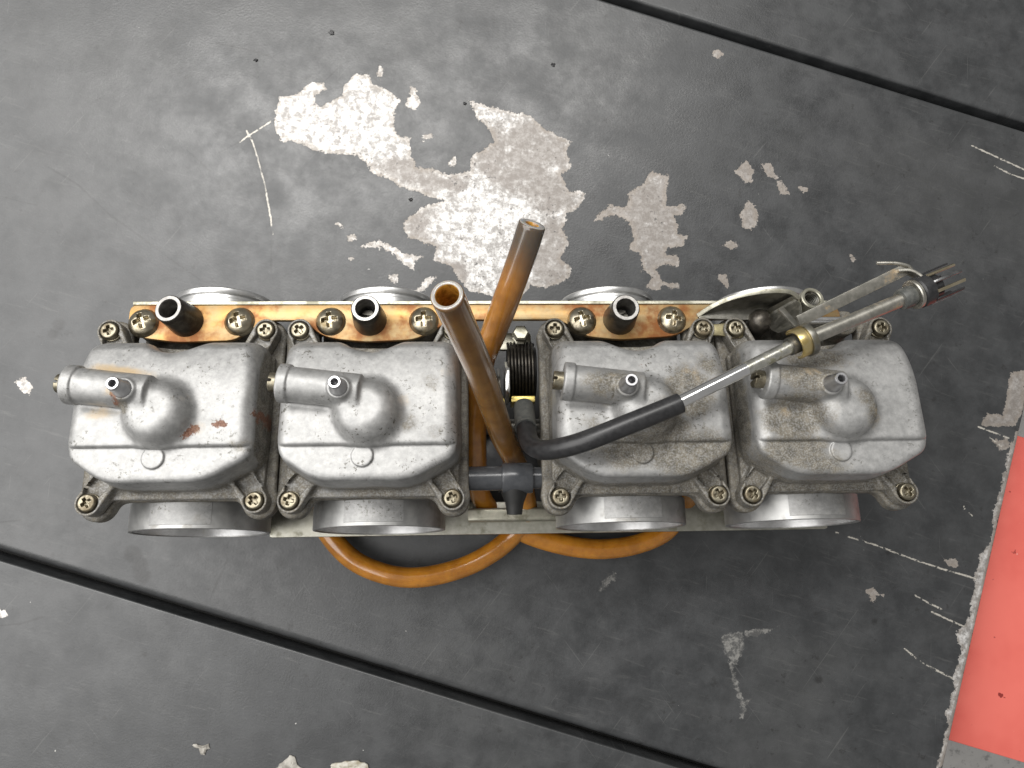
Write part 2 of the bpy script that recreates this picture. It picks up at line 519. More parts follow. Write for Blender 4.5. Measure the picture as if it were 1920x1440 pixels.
def sd_bowl(x, y, z):
    o = poly2(x, y, BOWL_OUT)
    draft = np.clip((12 - z) * .10, 0, 1.5)
    b = slab(o - draft, z, -5, 17.6, 5.4)
    # far edge rolls over softly
    b = smax(b, ((y - 18.0) * .50 + (z - 17.0) * .866), 9)
    # lower shelf in front of the step
    cut = np.maximum(y + 16.9, 15.3 - z)
    b = smax(b, -cut, 1.6)
    # notch that clears the mixture tower
    b = smax(b, -(np.hypot(x + .4, y - 33.6) - 11.3), 4.5)
    # skirt and ears
    fl = slab(poly2(x, y, [(-34, -30), (-35, 24), (-24, 28), (24, 28), (35, 24), (34, -30), (26, -33.6), (-26, -33.6)]) - .6, z, -8, -5, .5)
    b = smin(b, fl, 5)
    ear = None
    for sx, sy in SCREWS:
        q = .70 if sy < 0 else .62
        arm2 = cap2(x, y, (sx, sy), (sx * .80, sy * q), 5.0)
        e = slab(arm2, z, -8, -1.0, .5)
        trough = slab(cap2(x, y, (sx * .955, sy * .87), (sx * .80, sy * q), 3.7), z, -4.2, 3, .4)
        e = np.maximum(e, -trough)
        e = np.maximum(e, -cyl_z(x, y, z, sx, sy, 4.15, -3.6, 4))
        ear = e if ear is None else np.minimum(ear, e)
    b = smin(b, ear, 1.2)
    # jet well dome and the drain boss across it
    d = cyl_z(x, y, z, .2, -4.4, 12.0, 5, 27.0, 7.0)
    b = smin(b, d, 4.6)
    A, B = np.array((-29.0, 5.7, 22.8)), np.array((-1.6, 2.4, 22.8))
    boss = cyl_ab(x, y, z, A, B, 6.7, .5)
    web = np.maximum(slab(cap2(x, y, A[:2], (-6, 3), 5.4), z, 12, 22.8, .5), x + 2)
    b = smin(b, smin(boss, web, 1.5), 2.0)
    collar = cyl_ab(x, y, z, (-32.2, 6.1, 22.6), (-28.0, 5.6, 22.6), 7.5, .6)
    b = np.minimum(b, collar)
    b = smin(b, cyl_z(x, y, z, -8.7, 2.3, 4.3, 24, 30.3, .6), 1.2)
    # cast stop disc on the shelf
    b = np.minimum(b, cyl_z(x, y, z, -1.4, -20.9, 4.2, 12, 16.3, .35))
    return b


def sd_body(x, y, z):
    fl = slab(sd_flange(x, y, 6.7, 38.6), z, -14.2, -8.15, .7)
    blk = box(x, y, z, (0, 0, -36), (29, 30, 26), 6)
    b = smin(fl, blk, 5)
    b = np.minimum(b, cyl_z(x, y, z, 0, 0, 36.5, -79, -63, 2.5))
    b = smin(b, cyl_z(x, y, z, 0, 0, 30, -66, -30, 2), 3)
    # mounting bosses under the gold bar
    m = slab(poly2(x, y, [(-26, 25), (-26, 44), (26, 44), (26, 25)]) - .5, z, -34, -22, 1)
    b = smin(b, m, 2)
    for px in (-20, -3.3, 19.8): b = smin(b, cyl_z(x, y, z, px, 40.4, 5.6, -30, -7.6, .5), 2)
    # air side spigot with its flat pad
    low = cyl_y(x, y, z, -1.3, -40, 28.0, -34.5, -15, .5)
    up = cyl_y(x, y, z, -1.3, -47.6, 22.6, 10, 50.0, .6)
    b = smin(b, low, 1.5); b = smin(b, up, 2)
    b = np.maximum(b, -cyl_y(x, y, z, -1.3, -40, 24.0, -60, -32))
    b = np.maximum(b, -np.maximum(np.hypot(x + 1.3, z + 41) - 18.5, y + 18))
    b = np.maximum(b, -cyl_y(x, y, z, -1.3, -47.6, 19.0, 36, 80))
    return b


def sd_cross(x, y, z, w, L, z0):
    """phillips recess narrowing downwards"""
    k = (z - z0) * .30
    a = vmax(np.abs(x) - w - k * .25, np.abs(y) - L - k, z0 - z)
    c = vmax(np.abs(y) - w - k * .25, np.abs(x) - L - k, z0 - z)
    return np.minimum(a, c)


def sd_bowl_screw(x, y, z):
    h = cyl_z(x, y, z, 0, 0, 3.45, -3.6, 0.0, .8)
    w = cyl_z(x, y, z, 0, 0, 3.95, -4.1, -3.1, .2)
    b = np.minimum(h, w)
    return np.maximum(b, -sd_cross(x, y, z, .52, 1.55, -1.9))


def sd_pan_screw(x, y, z):
    h = smax(np.sqrt(x * x + y * y + (z + 6.2)**2) - 7.5, np.hypot(x, y) - 6.1, .9)
    h = np.maximum(h, -3.2 - z)
    w = np.minimum(cyl_z(x, y, z, 0, 0, 6.45, -3.7, -2.7, .2), cyl_z(x, y, z, 0, 0, 6.2, -2.6, -2.1, .1))
    return np.maximum(np.minimum(h, w), -sd_cross(x, y, z, .78, 2.75, -1.9))


def blob(V, cx, cy, r, s=1.0, sx=1.0, rot=0.0):
    dx, dy = V[:, 0] - cx, V[:, 1] - cy
    c, n = math.cos(rot), math.sin(rot)
    u, w = (dx * c + dy * n) / sx, -dx * n + dy * c
    return s * np.clip(1.25 - np.hypot(u, w) / r, 0, 1)


GRIME = [  # per carburetor: grime, rust, tan blobs (x, y, radius, strength, stretch, angle) in millimetres
    ([(-10, -3, 5, .5), (30, -16, 5, .35, 2.5), (20, -19, 4, .3, 2)],
     [(13, -11, 3.2, .62, 2.0, .9), (23, -8.5, 2.6, .66, 1.5), (-11, .5, 3.2, .55, 2.2, 1.2), (37, -4, 4.5, .7, 1.0)],
     [(-17, 12.5, 4.5, .75, 4.5, -.15), (-22, -4, 5, .55, 2.5), (10, 0, 8, .35), (15, -10, 6, .45), (-12, 2, 5, .5, 2)]),
    ([(16, -8, 9, .36), (24, 8, 9, .30, 1, 0), (28, -12, 6, .30, 2)], [],
     [(15, 0, 8, .42), (30, 12, 6, .42, 1.0), (2, 21.5, 3, .4, 2)]),
    ([(18, 3, 13, .62), (8, -12, 12, .62), (-14, 4, 8, .5, 2), (20, -22, 12, .6, 2), (-6, -20, 10, .5, 2), (-20, -12, 8, .3), (27, 14, 8, .4)],
     [(-10, -10, 2.4, .55, .7), (-1, 14, 2, .3, 2)],
     [(20, 10, 10, .4), (-14, 5, 6, .35, 2)]),
    ([(-20, -8, 11, .72, 1.4), (-16, 6, 9, .66, 2.0), (-20, -21, 9, .60, 2.4), (10, -8, 8, .5), (6, -2, 7, .45), (-8, -26, 8, .45, 2), (-8, 17, 8, .6, 2.5)],
     [],
     [(-16, 8, 6, .4, 2), (12, -8, 7, .45), (-22, -6, 6, .4)]),
]

me_body = nets('carburetor_body', sd_body, (-44, -50, -83), (44, 56, -6), 1.0)
cb = coords(me_body)
attr(me_body, 'grime_dark', np.clip(.25 + (cb[:, 1] > -38) * .25, 0, 1)); attr(me_body, 'rust', 0 * cb[:, 0]); attr(me_body, 'tan', 0 * cb[:, 0])
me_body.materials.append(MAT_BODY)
me_bowl = nets('float_bowl', sd_bowl, (-41, -44, -10), (42, 44, 33), .5)
me_screw = nets('bowl_screw', sd_bowl_screw, (-4.6, -4.6, -4.8), (4.6, 4.6, .8), .23, MAT_SCREW)
me_pan = nets('mounting_screw', sd_pan_screw, (-7.3, -7.3, -4.4), (7.3, 7.3, 2.4), .30, MAT_BIG_SCREW)
me_nip = lathe('drain_nipple', [(4.0, -1.5), (3.7, 0.0), (3.3, 1.0), (2.9, 3.5), (2.55, 6.8), (2.45, 7.6), (2.2, 7.9), (1.45, 7.9), (1.25, 7.5), (1.2, 1.0), (0, 1.0)], 28, MAT_NIPPLE)
me_tower = lathe('mixture_tower', [(7.3, -14), (7.1, -4), (6.2, 5), (5.9, 8.7), (5.6, 9.1)], 36, MAT_TOWER)


me_spig = lathe('intake_spigot', [(27.6, .0), (28.7, .0), (29.0, .3), (29.0, 11.5), (27.6, 11.7), (23, 14), (20, 22), (0, 22), (0, 21.6), (19, 21.6), (22.4, 14.4), (27.3, 10.9), (27.45, .3), (27.6, 0)], 96, MAT_RING, 30)
me_bore = lathe('spigot_bore', [(27.2, .5), (27.1, 10.6), (22.2, 14.6), (19.4, 20.5), (19.1, 20.5), (21.9, 14.3), (26.7, 10.4), (26.9, .5), (27.2, .5)], 96, MAT_BORE, 30)
me_eng = lathe('engine_spigot', [(19, -2), (22.6, 0), (22.6, 10.3), (21.9, 10.8), (21.9, 12.0), (23.0, 12.5), (23.3, 13.2), (23.3, 14.6), (22.8, 15.2), (20.4, 15.2), (19.6, 14.6), (18.4, 2), (18, -2)], 80, MAT_TURNED, 30)
pv, pf = [], []
for k, a in enumerate(np.linspace(-.40, .46, 15)):
    for r_, y_ in ((28.8, -43.6), (29.25, -43.4), (29.25, -34.6), (28.8, -34.4)):
        pv.append((-1.3 + r_ * math.sin(a), y_, -40 + r_ * math.cos(a)))
for k in range(14):
    for j in range(3): pf.append((4 * k + j, 4 * k + j + 1, 4 * k + 5 + j, 4 * k + 4 + j))
pf += [(3, 2, 1, 0), (56, 57, 58, 59)]
me_pad = mesh_from('spigot_pad', pv, pf, MAT_BODY_CLEAN, True, 30)
attr(me_pad, 'grime_dark', np.full(len(pv), .15)); attr(me_pad, 'rust', np.zeros(len(pv))); attr(me_pad, 'tan', np.zeros(len(pv)))


def slotted(name, r, h, slot_w, slot_d, step, mat):
    f = lambda x, y, z: np.maximum(cyl_z(x, y, z, 0, 0, r, 0, h, .25), -np.maximum(np.abs(x) - slot_w / 2, h - slot_d - z))
    return nets(name, f, (-r - 1, -r - 1, -1), (r + 1, r + 1, h + 1), step, mat)


me_rimt = lathe('tower_rim', [(5.6, 9.0), (5.45, 9.15), (4.2, 9.15), (4.0, 8.8), (3.95, 7.0), (3.9, -4.2), (0, -4.3)], 36, MAT_RIM)
me_mix = slotted('mixture_screw', 2.9, 3.0, .9, 1.3, .22, MAT_DARKST)
me_plug = slotted('drain_screw', 3.6, 4.6, 1.0, 1.4, .28, MAT_SCREW)
PLACE = ['first', 'second', 'third', 'fourth']
WHICH = ['silver carburetor with red brown rust by its drain boss, at the end away from the adjuster',
         'grey speckled silver carburetor beside the open brown hose ends',
         'oily stained carburetor crossed by the black rubber sleeve',
         'carburetor at the adjuster knob end, oily on one half and clean on the other']
random.seed(7)
for i, cx in enumerate(CX):
    carb = link('carburetor', me_body, rack, (cx, 0, 0)); carb['label'] = WHICH[i]
    mb = me_bowl.copy(); mb.name = 'float_bowl'
    V = coords(mb); g = np.zeros(len(V)); r = g.copy(); t = g.copy()
    for dst, L in ((0, GRIME[i][0]), (1, GRIME[i][1]), (2, GRIME[i][2])):
        tgt = (g, r, t)[dst]
        for q in L:
            np.maximum(tgt, blob(V, *q[:3], *(q[3:])), out=tgt)
    g = np.maximum(g, np.clip((9 - V[:, 2]) / 9, 0, 1) * (.62 if i > 1 else .45))  # besides the blobs, every bowl gets darker towards the bottom of its walls
    if i == 0: g = np.maximum(g, np.clip((V[:, 0] - 33.6) / 1.5, 0, 1) * np.clip((15 - V[:, 2]) / 5, 0, 1) * .85)  # first bowl: wall facing the second is darkened further
    if i == 3: g = np.maximum(g, np.clip((-33.6 - V[:, 0]) / 1.5, 0, 1) * np.clip((15 - V[:, 2]) / 5, 0, 1) * .80)  # fourth bowl: wall facing the third is darkened further
    attr(mb, 'grime_dark', g); attr(mb, 'rust', r); attr(mb, 'tan', t)
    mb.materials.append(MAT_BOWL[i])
    link('float_bowl', mb, carb)
    link('intake_spigot', me_spig, carb, (-1.3, -45.2, -40), turned((0, 1, 0)))
    link('spigot_bore', me_bore, carb, (-1.3, -45.2, -40), turned((0, 1, 0)))
    link('engine_spigot', me_eng, carb, (-1.3, 49.8, -47.6), turned((0, 1, 0)))
    link('spigot_pad', me_pad, carb)
    for sx, sy in SCREWS:
        link('bowl_screw', me_screw, carb, (sx, sy, random.uniform(-.15, .1)), (0, 0, random.uniform(0, 1.6)))
    link('drain_nipple', me_nip, carb, (-8.7, 2.3, 29.9))
    link('drain_screw', me_plug, carb, (-31.4, 6.0, 22.6), turned((-1, .12, 0)))
    if i < 3:
        tilt = ((-.04, -.16), (-.02, 0), (-.02, .03))[i]
        link('mixture_tower', me_tower, carb, (-3.3, 41.2, -.3), (tilt[0], tilt[1], 0))
        link('tower_rim', me_rimt, carb, (-3.3, 41.2, -.3), (tilt[0], tilt[1], 0))
        link('mixture_screw', me_mix, carb, (-3.3 - 2 * tilt[1], 41.2 - .1, -3.2), (tilt[0], tilt[1], (-.95, 1.45, -1.1)[i]))

# gold plated bar across the throttle side, carrying the mounting screws
bar_out = round_poly([(-158.5, 36.5), (-158.5, 48.6), (146.5, 48.4), (148.8, 44.0), (148.6, 41.0), (126, 40.8), (90, 41.2), (84, 38.8), (74, 33.4), (50, 31.9), (35.5, 33.4),
                      (29.5, 38.4), (22.5, 41.2), (-19.0, 41.2), (-26.5, 38.6), (-37.5, 32.4), (-59, 31.4), (-72, 32.8), (-79, 35.2), (-84.5, 41.2), (-99.5, 41.2),
                      (-106, 38.0), (-113.5, 32.3), (-137.5, 31.6), (-152, 33.6)], 3.5, 4)
link('mounting_bar', plate('mounting_bar', bar_out, -7.4, -4.9, MAT_GOLD, .5), rack)
lip = sweep('bar_lip', [(-157, 48.9, -6.2), (0, 48.9, -6.2), (146, 48.7, -6.2)], [(-.9, -1.5), (-.6, -1.9), (.6, -1.9), (.9, -1.5), (.9, 12), (-.9, 12)], MAT_ZINC)
link('bar_lip', lip, rack)
for k, (sx, sy) in enumerate(((CX[0] - 20.0, 40.2), (CX[0] + 19.8, 40.5), (CX[1] - 20.0, 40.3), (CX[1] + 19.8, 40.6), (CX[2] - 20.0, 40.4), (CX[2] + 19.8, 40.6))):
    link('mounting_screw', me_pan, rack, (sx, sy, -2.1), ((-.02, .03, .35), (.02, 0, .25), (.03, -.02, .12), (0, .02, .05), (0, -.03, .2), (.02, .04, -.15))[k])

# lower stay between the air side spigots
MAT_STAY = metal('stay_zinc', (.40, .39, .33), (.52, .51, .45), .48, 260, (.26, .25, .19), (.5, .66), bump=.3)
link('lower_stay', plate('lower_stay', round_poly([(-112, -30), (162, -30), (162, -45.6), (-112, -45.6)], 1.5, 3), -73.0, -70.6, MAT_STAY, .4), rack)
st = sweep('stay_channel', [(-16, -36.9, -64.5), (-12, -36.9, -63.6), (24, -36.9, -63.6), (29, -36.9, -65)], round_poly([(-3.2, 6), (-3.2, -1.6), (3.2, -1.6), (3.2, 6)], 1.6, 5), MAT_ZINC)
link('stay_channel', st, rack)

# throttle linkage in the gap between the middle two
def coil_path(x0, x1, r, turns, cy, cz, n=26):
    m = int(turns * n)
    return [(x0 + (x1 - x0) * k / m, cy + r * math.cos(2 * math.pi * k / n), cz + r * math.sin(2 * math.pi * k / n)) for k in range(m + 1)]


MAT_SPRING = metal('black_spring', (.03, .028, .024), (.07, .062, .05), .34, 500, metallic=.7)
link('return_spring', sweep('return_spring', coil_path(2.2, 14.2, 13.2, 8, 24.2, -28), circle(.66, 8), MAT_SPRING), rack)
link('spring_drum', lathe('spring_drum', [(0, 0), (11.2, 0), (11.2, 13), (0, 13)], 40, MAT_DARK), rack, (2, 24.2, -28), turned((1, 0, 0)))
lev = round_poly([(8.2, -2.8), (19.6, -2.8), (20.5, -8), (26, -16), (24, -34), (10, -34), (7.6, -18)], 2, 4)
me_lev = plate('throttle_lever', lev, -.9, .9, MAT_STEEL, .3)
link('throttle_lever', me_lev, rack, (1.4, 0, 0), Matrix(((0, 0, 1), (1, 0, 0), (0, 1, 0))).to_euler())
me_lv2 = plate('idle_lever', round_poly([(10, -12), (17, -11), (25, -24), (22, -40), (8, -38)], 2, 4), -.6, .6, MAT_DARKST, .2)
link('idle_lever', me_lv2, rack, (-2.0, 0, 0), Matrix(((0, 0, 1), (1, 0, 0), (0, 1, 0))).to_euler())
MAT_BRASS = metal('old_brass', (.42, .33, .10), (.55, .44, .16), .35, 400, (.2, .16, .06), (.52, .66))
link('brass_stop', plate('brass_stop', round_poly([(3.2, 6.6), (13.6, 6.6), (13.6, 9.4), (3.2, 9.4)], .6, 3), -24, -13.4, MAT_BRASS, .3), rack)
link('throttle_shaft', lathe('throttle_shaft', [(0, 0), (3.6, 0), (3.6, 230), (0, 230)], 20, MAT_DARKST), rack, (-115, 2, -44), turned((1, 0, 0)))
link('linkage_plate', plate('linkage_plate', round_poly([(-14.6, -20), (2, -20), (2, 12), (-14.6, 12)], 3, 4), -52, -50, MAT_TEE, .3), rack)
sync = lathe('sync_screw', [(0, 0), (3.2, 0), (3.4, .6), (3.4, 3.2), (2.6, 3.6), (2.2, 3.6), (2.2, 7.5), (3.7, 7.5), (3.7, 10.0), (3.0, 10.8), (0, 10.8)], 6, MAT_ZINC, 20)
link('sync_screw', sync, rack, (7.8, 37.6, -22))
link('sync_bracket', plate('sync_bracket', round_poly([(-2, 33), (13, 33), (13, 41), (-2, 41)], 1.5, 3), -24.5, -22, MAT_ZINC, .3), rack)

# fuel tee between the middle two
tee = lathe('fuel_tee', [(0, -1), (4.4, -1), (5.1, 0), (5.1, 13.6), (5.5, 13.9), (6.35, 14.0), (6.45, 14.4), (6.45, 26.2), (6.2, 26.7), (4.6, 26.8), (4.4, 33), (0, 33)], 36, MAT_TEE, 30)
link('fuel_tee', tee, rack, (-15.2, -26.0, -14.5), turned((1, 0, 0)))
stub = lathe('tee_stub', [(0, -2), (6.0, 0), (5.6, 4), (4.0, 8), (3.6, 10), (3.2, 13), (0, 13)], 28, MAT_DARK, 30)
link('tee_stub', stub, rack, (3.9, -28, -16), turned((0, -1, -.15)))

# choke and adjuster bracket standing on the bar at the far carburetor
MAT_BRKT = metal('bracket_steel', (.20, .195, .17), (.30, .29, .26), .42, 300, (.13, .12, .09), (.5, .66), bump=.25)
MAT_EDGE = MAT_ZINC
wall_top = [(85.0, 41.8, -4.6), (90, 44.0, 1.0), (97, 45.8, 6.0), (106, 46.8, 9.4), (115, 47.2, 10.4), (121, 46.6, 10.0), (124.5, 44.8, 8.5)]
wt = spline(wall_top, 1.0)
Vb, Fb = [], []
for k, (x, y, z) in enumerate(wt):
    for off in (0, 1.7):
        Vb += [(x, y + off, z), (x, y + off - .8 + (0.4 * (z + 5)) * -.12, -5.2)]
for k in range(len(wt) - 1):
    a, b = 4 * k, 4 * k + 4
    Fb += [(a, a + 1, b + 1, b), (a + 2, b + 2, b + 3, a + 3), (a, b, b + 2, a + 2), (a + 1, a + 3, b + 3, b + 1)]
Fb += [(0, 2, 3, 1), (4 * len(wt) - 4, 4 * len(wt) - 3, 4 * len(wt) - 1, 4 * len(wt) - 2)]
me_shield = mesh_from('shield_wall', Vb, Fb, MAT_BRKT, True, 40)
brk = link('adjuster_bracket', me_shield, rack)
link('shield_rim', sweep('shield_rim', [(x, y + .85, z) for x, y, z in wt], round_poly([(-.95, -.5), (.95, -.5), (.95, .6), (-.95, .6)], .3, 3), MAT_EDGE), brk)
link('bracket_base', plate('bracket_base', round_poly([(84.5, 40.9), (87, 43.4), (96, 46.2), (108, 47.2), (118, 46.8), (122, 44.5), (122, 40.4), (104, 40.2)], 1.5, 4), -4.75, -3.5, MAT_BRKT, .3), brk)
# web running from the shield down to the clamp
Vw = []
web_a = [(121, 45.8, 9.6), (124.2, 43.6, 8.2), (121.0, 34.0, 15.0), (117.5, 29.5, 20.5)]
web_b = [(113.5, 44.0, -4), (115.5, 41.5, -5), (113.0, 33.5, 4), (110.0, 27.0, 17.5)]
wa, wbb = spline(web_a, 1.0), spline(web_b, 1.0)
na = min(len(wa), len(wbb)); ia = np.linspace(0, len(wa) - 1, na).astype(int); ib = np.linspace(0, len(wbb) - 1, na).astype(int)
Vw = np.vstack([wa[ia], wbb[ib], wa[ia] + (1.4, .3, -.4), wbb[ib] + (1.4, .3, -.4)])
Fw = []
for k in range(na - 1):
    Fw += [(k, k + 1, na + k + 1, na + k), (2 * na + k, 3 * na + k, 3 * na + k + 1, 2 * na + k + 1), (k, 2 * na + k, 2 * na + k + 1, k + 1), (na + k, na + k + 1, 3 * na + k + 1, 3 * na + k)]
Fw += [(0, na, 3 * na, 2 * na), (na - 1, 3 * na - 1, 4 * na - 1, 2 * na - 1)]
me_web = mesh_from('bracket_web', Vw, Fw, MAT_BRKT, True, 40)
link('bracket_web', me_web, brk)
eye = lathe('bracket_eye', [(3.5, -4.5), (3.5, 4.4), (3.8, 4.8), (4.8, 4.8), (5.1, 4.4), (5.1, -4.5), (3.5, -4.5)], 32, MAT_ZINC)
link('bracket_eye', eye, brk, (130.4, 45.0, 3.6), (-.15, .12, 0))
link('eye_thread', sweep('eye_thread', coil_path(-4, 3.6, 3.35, 7, 0, 0, 18), circle(.42, 6), MAT_DARKST), brk, (130.4, 45.0, 3.6), (0, -1.45, 0))
link('eye_pin', lathe('eye_pin', [(0, 0), (2.9, 0), (2.7, .6), (0, .9)], 20, MAT_TOWER), brk, (130.4, 45.0, -1.0))
MAT_BRASSY = metal('dirty_plate', (.24, .21, .12), (.36, .32, .20), .42, 300, (.13, .11, .06), (.5, .66), bump=.25)
# small plate linking the two neighbouring bowls, with its own screws
link('link_plate', plate('link_plate', round_poly([(83.4, 32.4), (83.4, 38.6), (92, 38.2), (104, 39.5), (104, 31.6), (92, 33.2)], 2.2, 4), -4.6, -3.2, MAT_BRASSY, .3), rack)
knob = lathe('choke_plunger', [(0, -12), (5.0, -12), (5.0, 0), (5.3, 1.0), (5.0, 4.4), (3.8, 6.4), (2.0, 7.3), (0, 7.6)], 28, MAT_TOWER, 50)
link('choke_plunger', knob, rack, (111.6, 39.4, -6.0))
link('choke_rod', lathe('choke_rod', [(0, 0), (1.9, 0), (1.9, 22), (2.4, 22.3), (2.4, 25), (0, 25.6)], 18, MAT_CHROME), rack, (127, 40.0, -4.0), turned((1, -.02, .02)))


# ------------------------------------------------------------------ hoses and the idle adjuster, in the rack's frame
def held(name, label, cat, group=None):
    return tag(empty(name, RACK_M), label, cat, group)


HA = [(-19.7, 12.6, 95), (-15.6, 9.6, 72), (-10.2, 4.1, 44), (-4.9, -3.6, 15), (-1.0, -9.6, -6), (3.5, -14.6, -24), (7.2, -19.5, -40), (11, -28, -60), (12.5, -37.5, -75.5), (5.8, -45.5, -82),
      (-4.1, -53.4, -83), (-18.8, -60.6, -84), (-37.3, -64.9, -84), (-53.1, -64.4, -84), (-69.0, -59.0, -84), (-79.6, -51.1, -83), (-88.9, -39.3, -82), (-92.6, -30.0, -78), (-93.0, -25.5, -66), (-93.0, -22, -50), (-93, -19, -42)]
HB = [(9.0, 56.4, 54), (4.9, 46.3, 44), (0.1, 35.9, 33), (-4.8, 27.1, 18), (-9.1, 20.4, 0), (-11.6, 6.9, -20), (-12.4, -10.3, -38), (-11.0, -25.7, -62), (-2.8, -36.2, -78), (11.9, -44.4, -82),
      (26.7, -49.5, -83), (40.2, -52.3, -83), (53.6, -53.0, -83), (68.7, -50.9, -83), (82.4, -45.4, -82), (90.5, -36.0, -79), (93, -28.5, -70), (93, -24.5, -56), (93, -20, -42)]
GH = 'brown fuel hoses of the carburetor rack'
ha = link('fuel_hose', hose('fuel_hose', HA, 5.05, 3.55, MAT_AMBER1, 24)); ha.matrix_world = RACK_M
tag(ha, 'amber hose with wide round open end, ending in the long loop on the bench', 'hose', GH)
hb = link('fuel_hose', hose('fuel_hose', HB, 5.05, 2.5, MAT_AMBER2, 14, wob=.03)); hb.matrix_world = RACK_M
tag(hb, 'amber hose with dark burnt end over the flaked paint, ending in the short loop', 'hose', GH)

adj = held('idle_adjuster', 'idle adjuster of black rubber sleeve, bright metal tube and ribbed black knob over the bowls', 'adjuster')
RUB = [(8.6, 3.5, -13), (8.5, -1.5, -8), (8.6, -8.5, -1.5), (9.8, -15.2, 6), (13.4, -19.3, 15), (20.0, -19.9, 22.5), (29.1, -18.2, 28), (44.7, -12.8, 32), (58.5, -7.6, 33.4), (63.4, -5.6, 33.6)]
link('rubber_sleeve', sweep('rubber_sleeve', spline(RUB, 1.2), circle(3.9, 26), MAT_RUBBER), adj)
link('end_sleeve', sweep('end_sleeve', spline([(8.6, 4.5, -14), (8.5, -1.6, -8), (8.5, -7.0, -2.8)], 1), circle(4.45, 26), MAT_GREYRUB), adj)
TA, TB = np.array((58, -7.8, 33.4)), np.array((110.5, 17.4, 33.4))
link('metal_tube', sweep('metal_tube', [TA + (TB - TA) * t for t in np.linspace(0, .60, 12)], circle(2.55, 26), MAT_CHROME), adj)
link('pitted_tube', sweep('pitted_tube', [TA + (TB - TA) * t for t in np.linspace(.60, 1.0, 12)], circle(2.6, 26), metal('pitted_chrome', (.55, .54, .48), (.72, .71, .66), .30, 500, (.26, .25, .18), (.50, .62), bump=.35)), adj)
TC = np.array((153.4, 34.8, 34.0))
link('outer_tube', sweep('outer_tube', [TB + (TC - TB) * t for t in np.linspace(0, 1, 10)], circle(2.75, 24), MAT_DULL), adj)
ax = (TC - TB) / np.linalg.norm(TC - TB)
rot_ax = turned(ax)
link('collar', lathe('collar', [(2.5, 0), (3.9, .3), (4.2, 1.2), (4.2, 5.2), (3.8, 6.0), (0, 6)], 28, MAT_GREYRUB), adj, TC - ax * 1.0, rot_ax)
link('washer', lathe('washer', [(2, 0), (5.6, 0), (5.9, .4), (5.9, 1.4), (5.6, 1.8), (2, 1.8)], 32, MAT_DULL), adj, TC + ax * 4.6, rot_ax)
kn = link('knob', lathe('knob', [(0, 0), (5.6, 0), (6.2, .6), (6.2, 4.6), (5.6, 5.4), (4.6, 5.6), (4.6, 9.0), (4.2, 9.4), (0, 9.4)], 36, MAT_RUBBER), adj, TC + ax * 6.5, rot_ax)
me_rib = plate('knob_rib', round_poly([(-.34, 0), (.34, 0), (.34, 12.5), (-.34, 12.5)], .2, 3), -.65, .65, None, .2)
MAT_RIB = [metal('rib_steel', (.22, .22, .22), (.36, .36, .36), .25, 300), metal('rib_brass', (.55, .48, .33), (.66, .58, .42), .22, 300), MAT_RUBBER]
for k in range(10):
    a = 2 * math.pi * k / 10 + .2
    m = me_rib.copy(); m.materials.append(MAT_RIB[(2, 1, 0, 1, 2, 0, 2, 0, 2, 0)[k]])
    r = link('knob_rib', m, kn, (6.1 * math.cos(a), 6.1 * math.sin(a), 4.4), (math.pi / 2, 0, a))
# long strip of the clamp bracket that runs beside the tube
P0, P1 = np.array((113.0, 27.2, 30.5)), np.array((156.2, 47.0, 35.0))
link('clamp_strip', sweep('clamp_strip', [P0 + (P1 - P0) * t for t in np.linspace(0, 1, 8)], round_poly([(-2.3, -.6), (2.3, -.6), (2.3, .6), (-2.3, .6)], .3, 3), MAT_DULL, up=(0, -.35, 1)), adj)
link('strip_wire', sweep('strip_wire', spline([(158.5, 45.5, 35.4), (157, 47.6, 36.2), (152, 49.0, 36.2), (145.0, 49.6, 35)], .8), circle(.75, 10), MAT_DULL), adj)
link('strip_fork', sweep('strip_fork', spline([(152.5, 45.8, 35.0), (157.0, 45.6, 35.6), (160.6, 43.2, 35.8), (162.4, 39.6, 36)], .8), round_poly([(-.6, -2), (.6, -2), (.6, 2), (-.6, 2)], .3, 3), MAT_DULL), adj)
# clamp around the tube: a gold band and a steel hook
def ring_path(c, axis, r, a0, a1, n=28):
    z = Vector(axis).normalized(); x = z.cross(Vector((0, 0, 1))).normalized(); y = z.cross(x)
    return [tuple(Vector(c) + (x * math.cos(a) + y * math.sin(a)) * r) for a in np.linspace(a0, a1, n)]


CC = TB + ax * .5
link('clamp_band', sweep('clamp_band', ring_path(CC, ax, 5.4, math.radians(160), math.radians(385)), round_poly([(-.5, -2.1), (.5, -2.1), (.5, 2.1), (-.5, 2.1)], .3, 3), MAT_BAND, up=tuple(ax)), adj)
hook = ring_path(CC + ax * 3.4, ax, 6.0, math.radians(395), math.radians(165))
link('clamp_hook', sweep('clamp_hook', hook + [tuple(np.array(hook[-1]) + np.array((-3.0, 6.0, -2.2))), tuple(np.array(hook[-1]) + np.array((-4.2, 8.8, -3.6)))], round_poly([(-.6, -1.3), (.6, -1.3), (.6, 1.3), (-.6, 1.3)], .3, 3), MAT_BRKT, up=tuple(ax)), adj)
link('clamp_collar', sweep('clamp_collar', [CC - ax * 4.4, CC - ax * 3, CC + ax * 5.5], circle(3.5, 26), MAT_DARKST), adj)


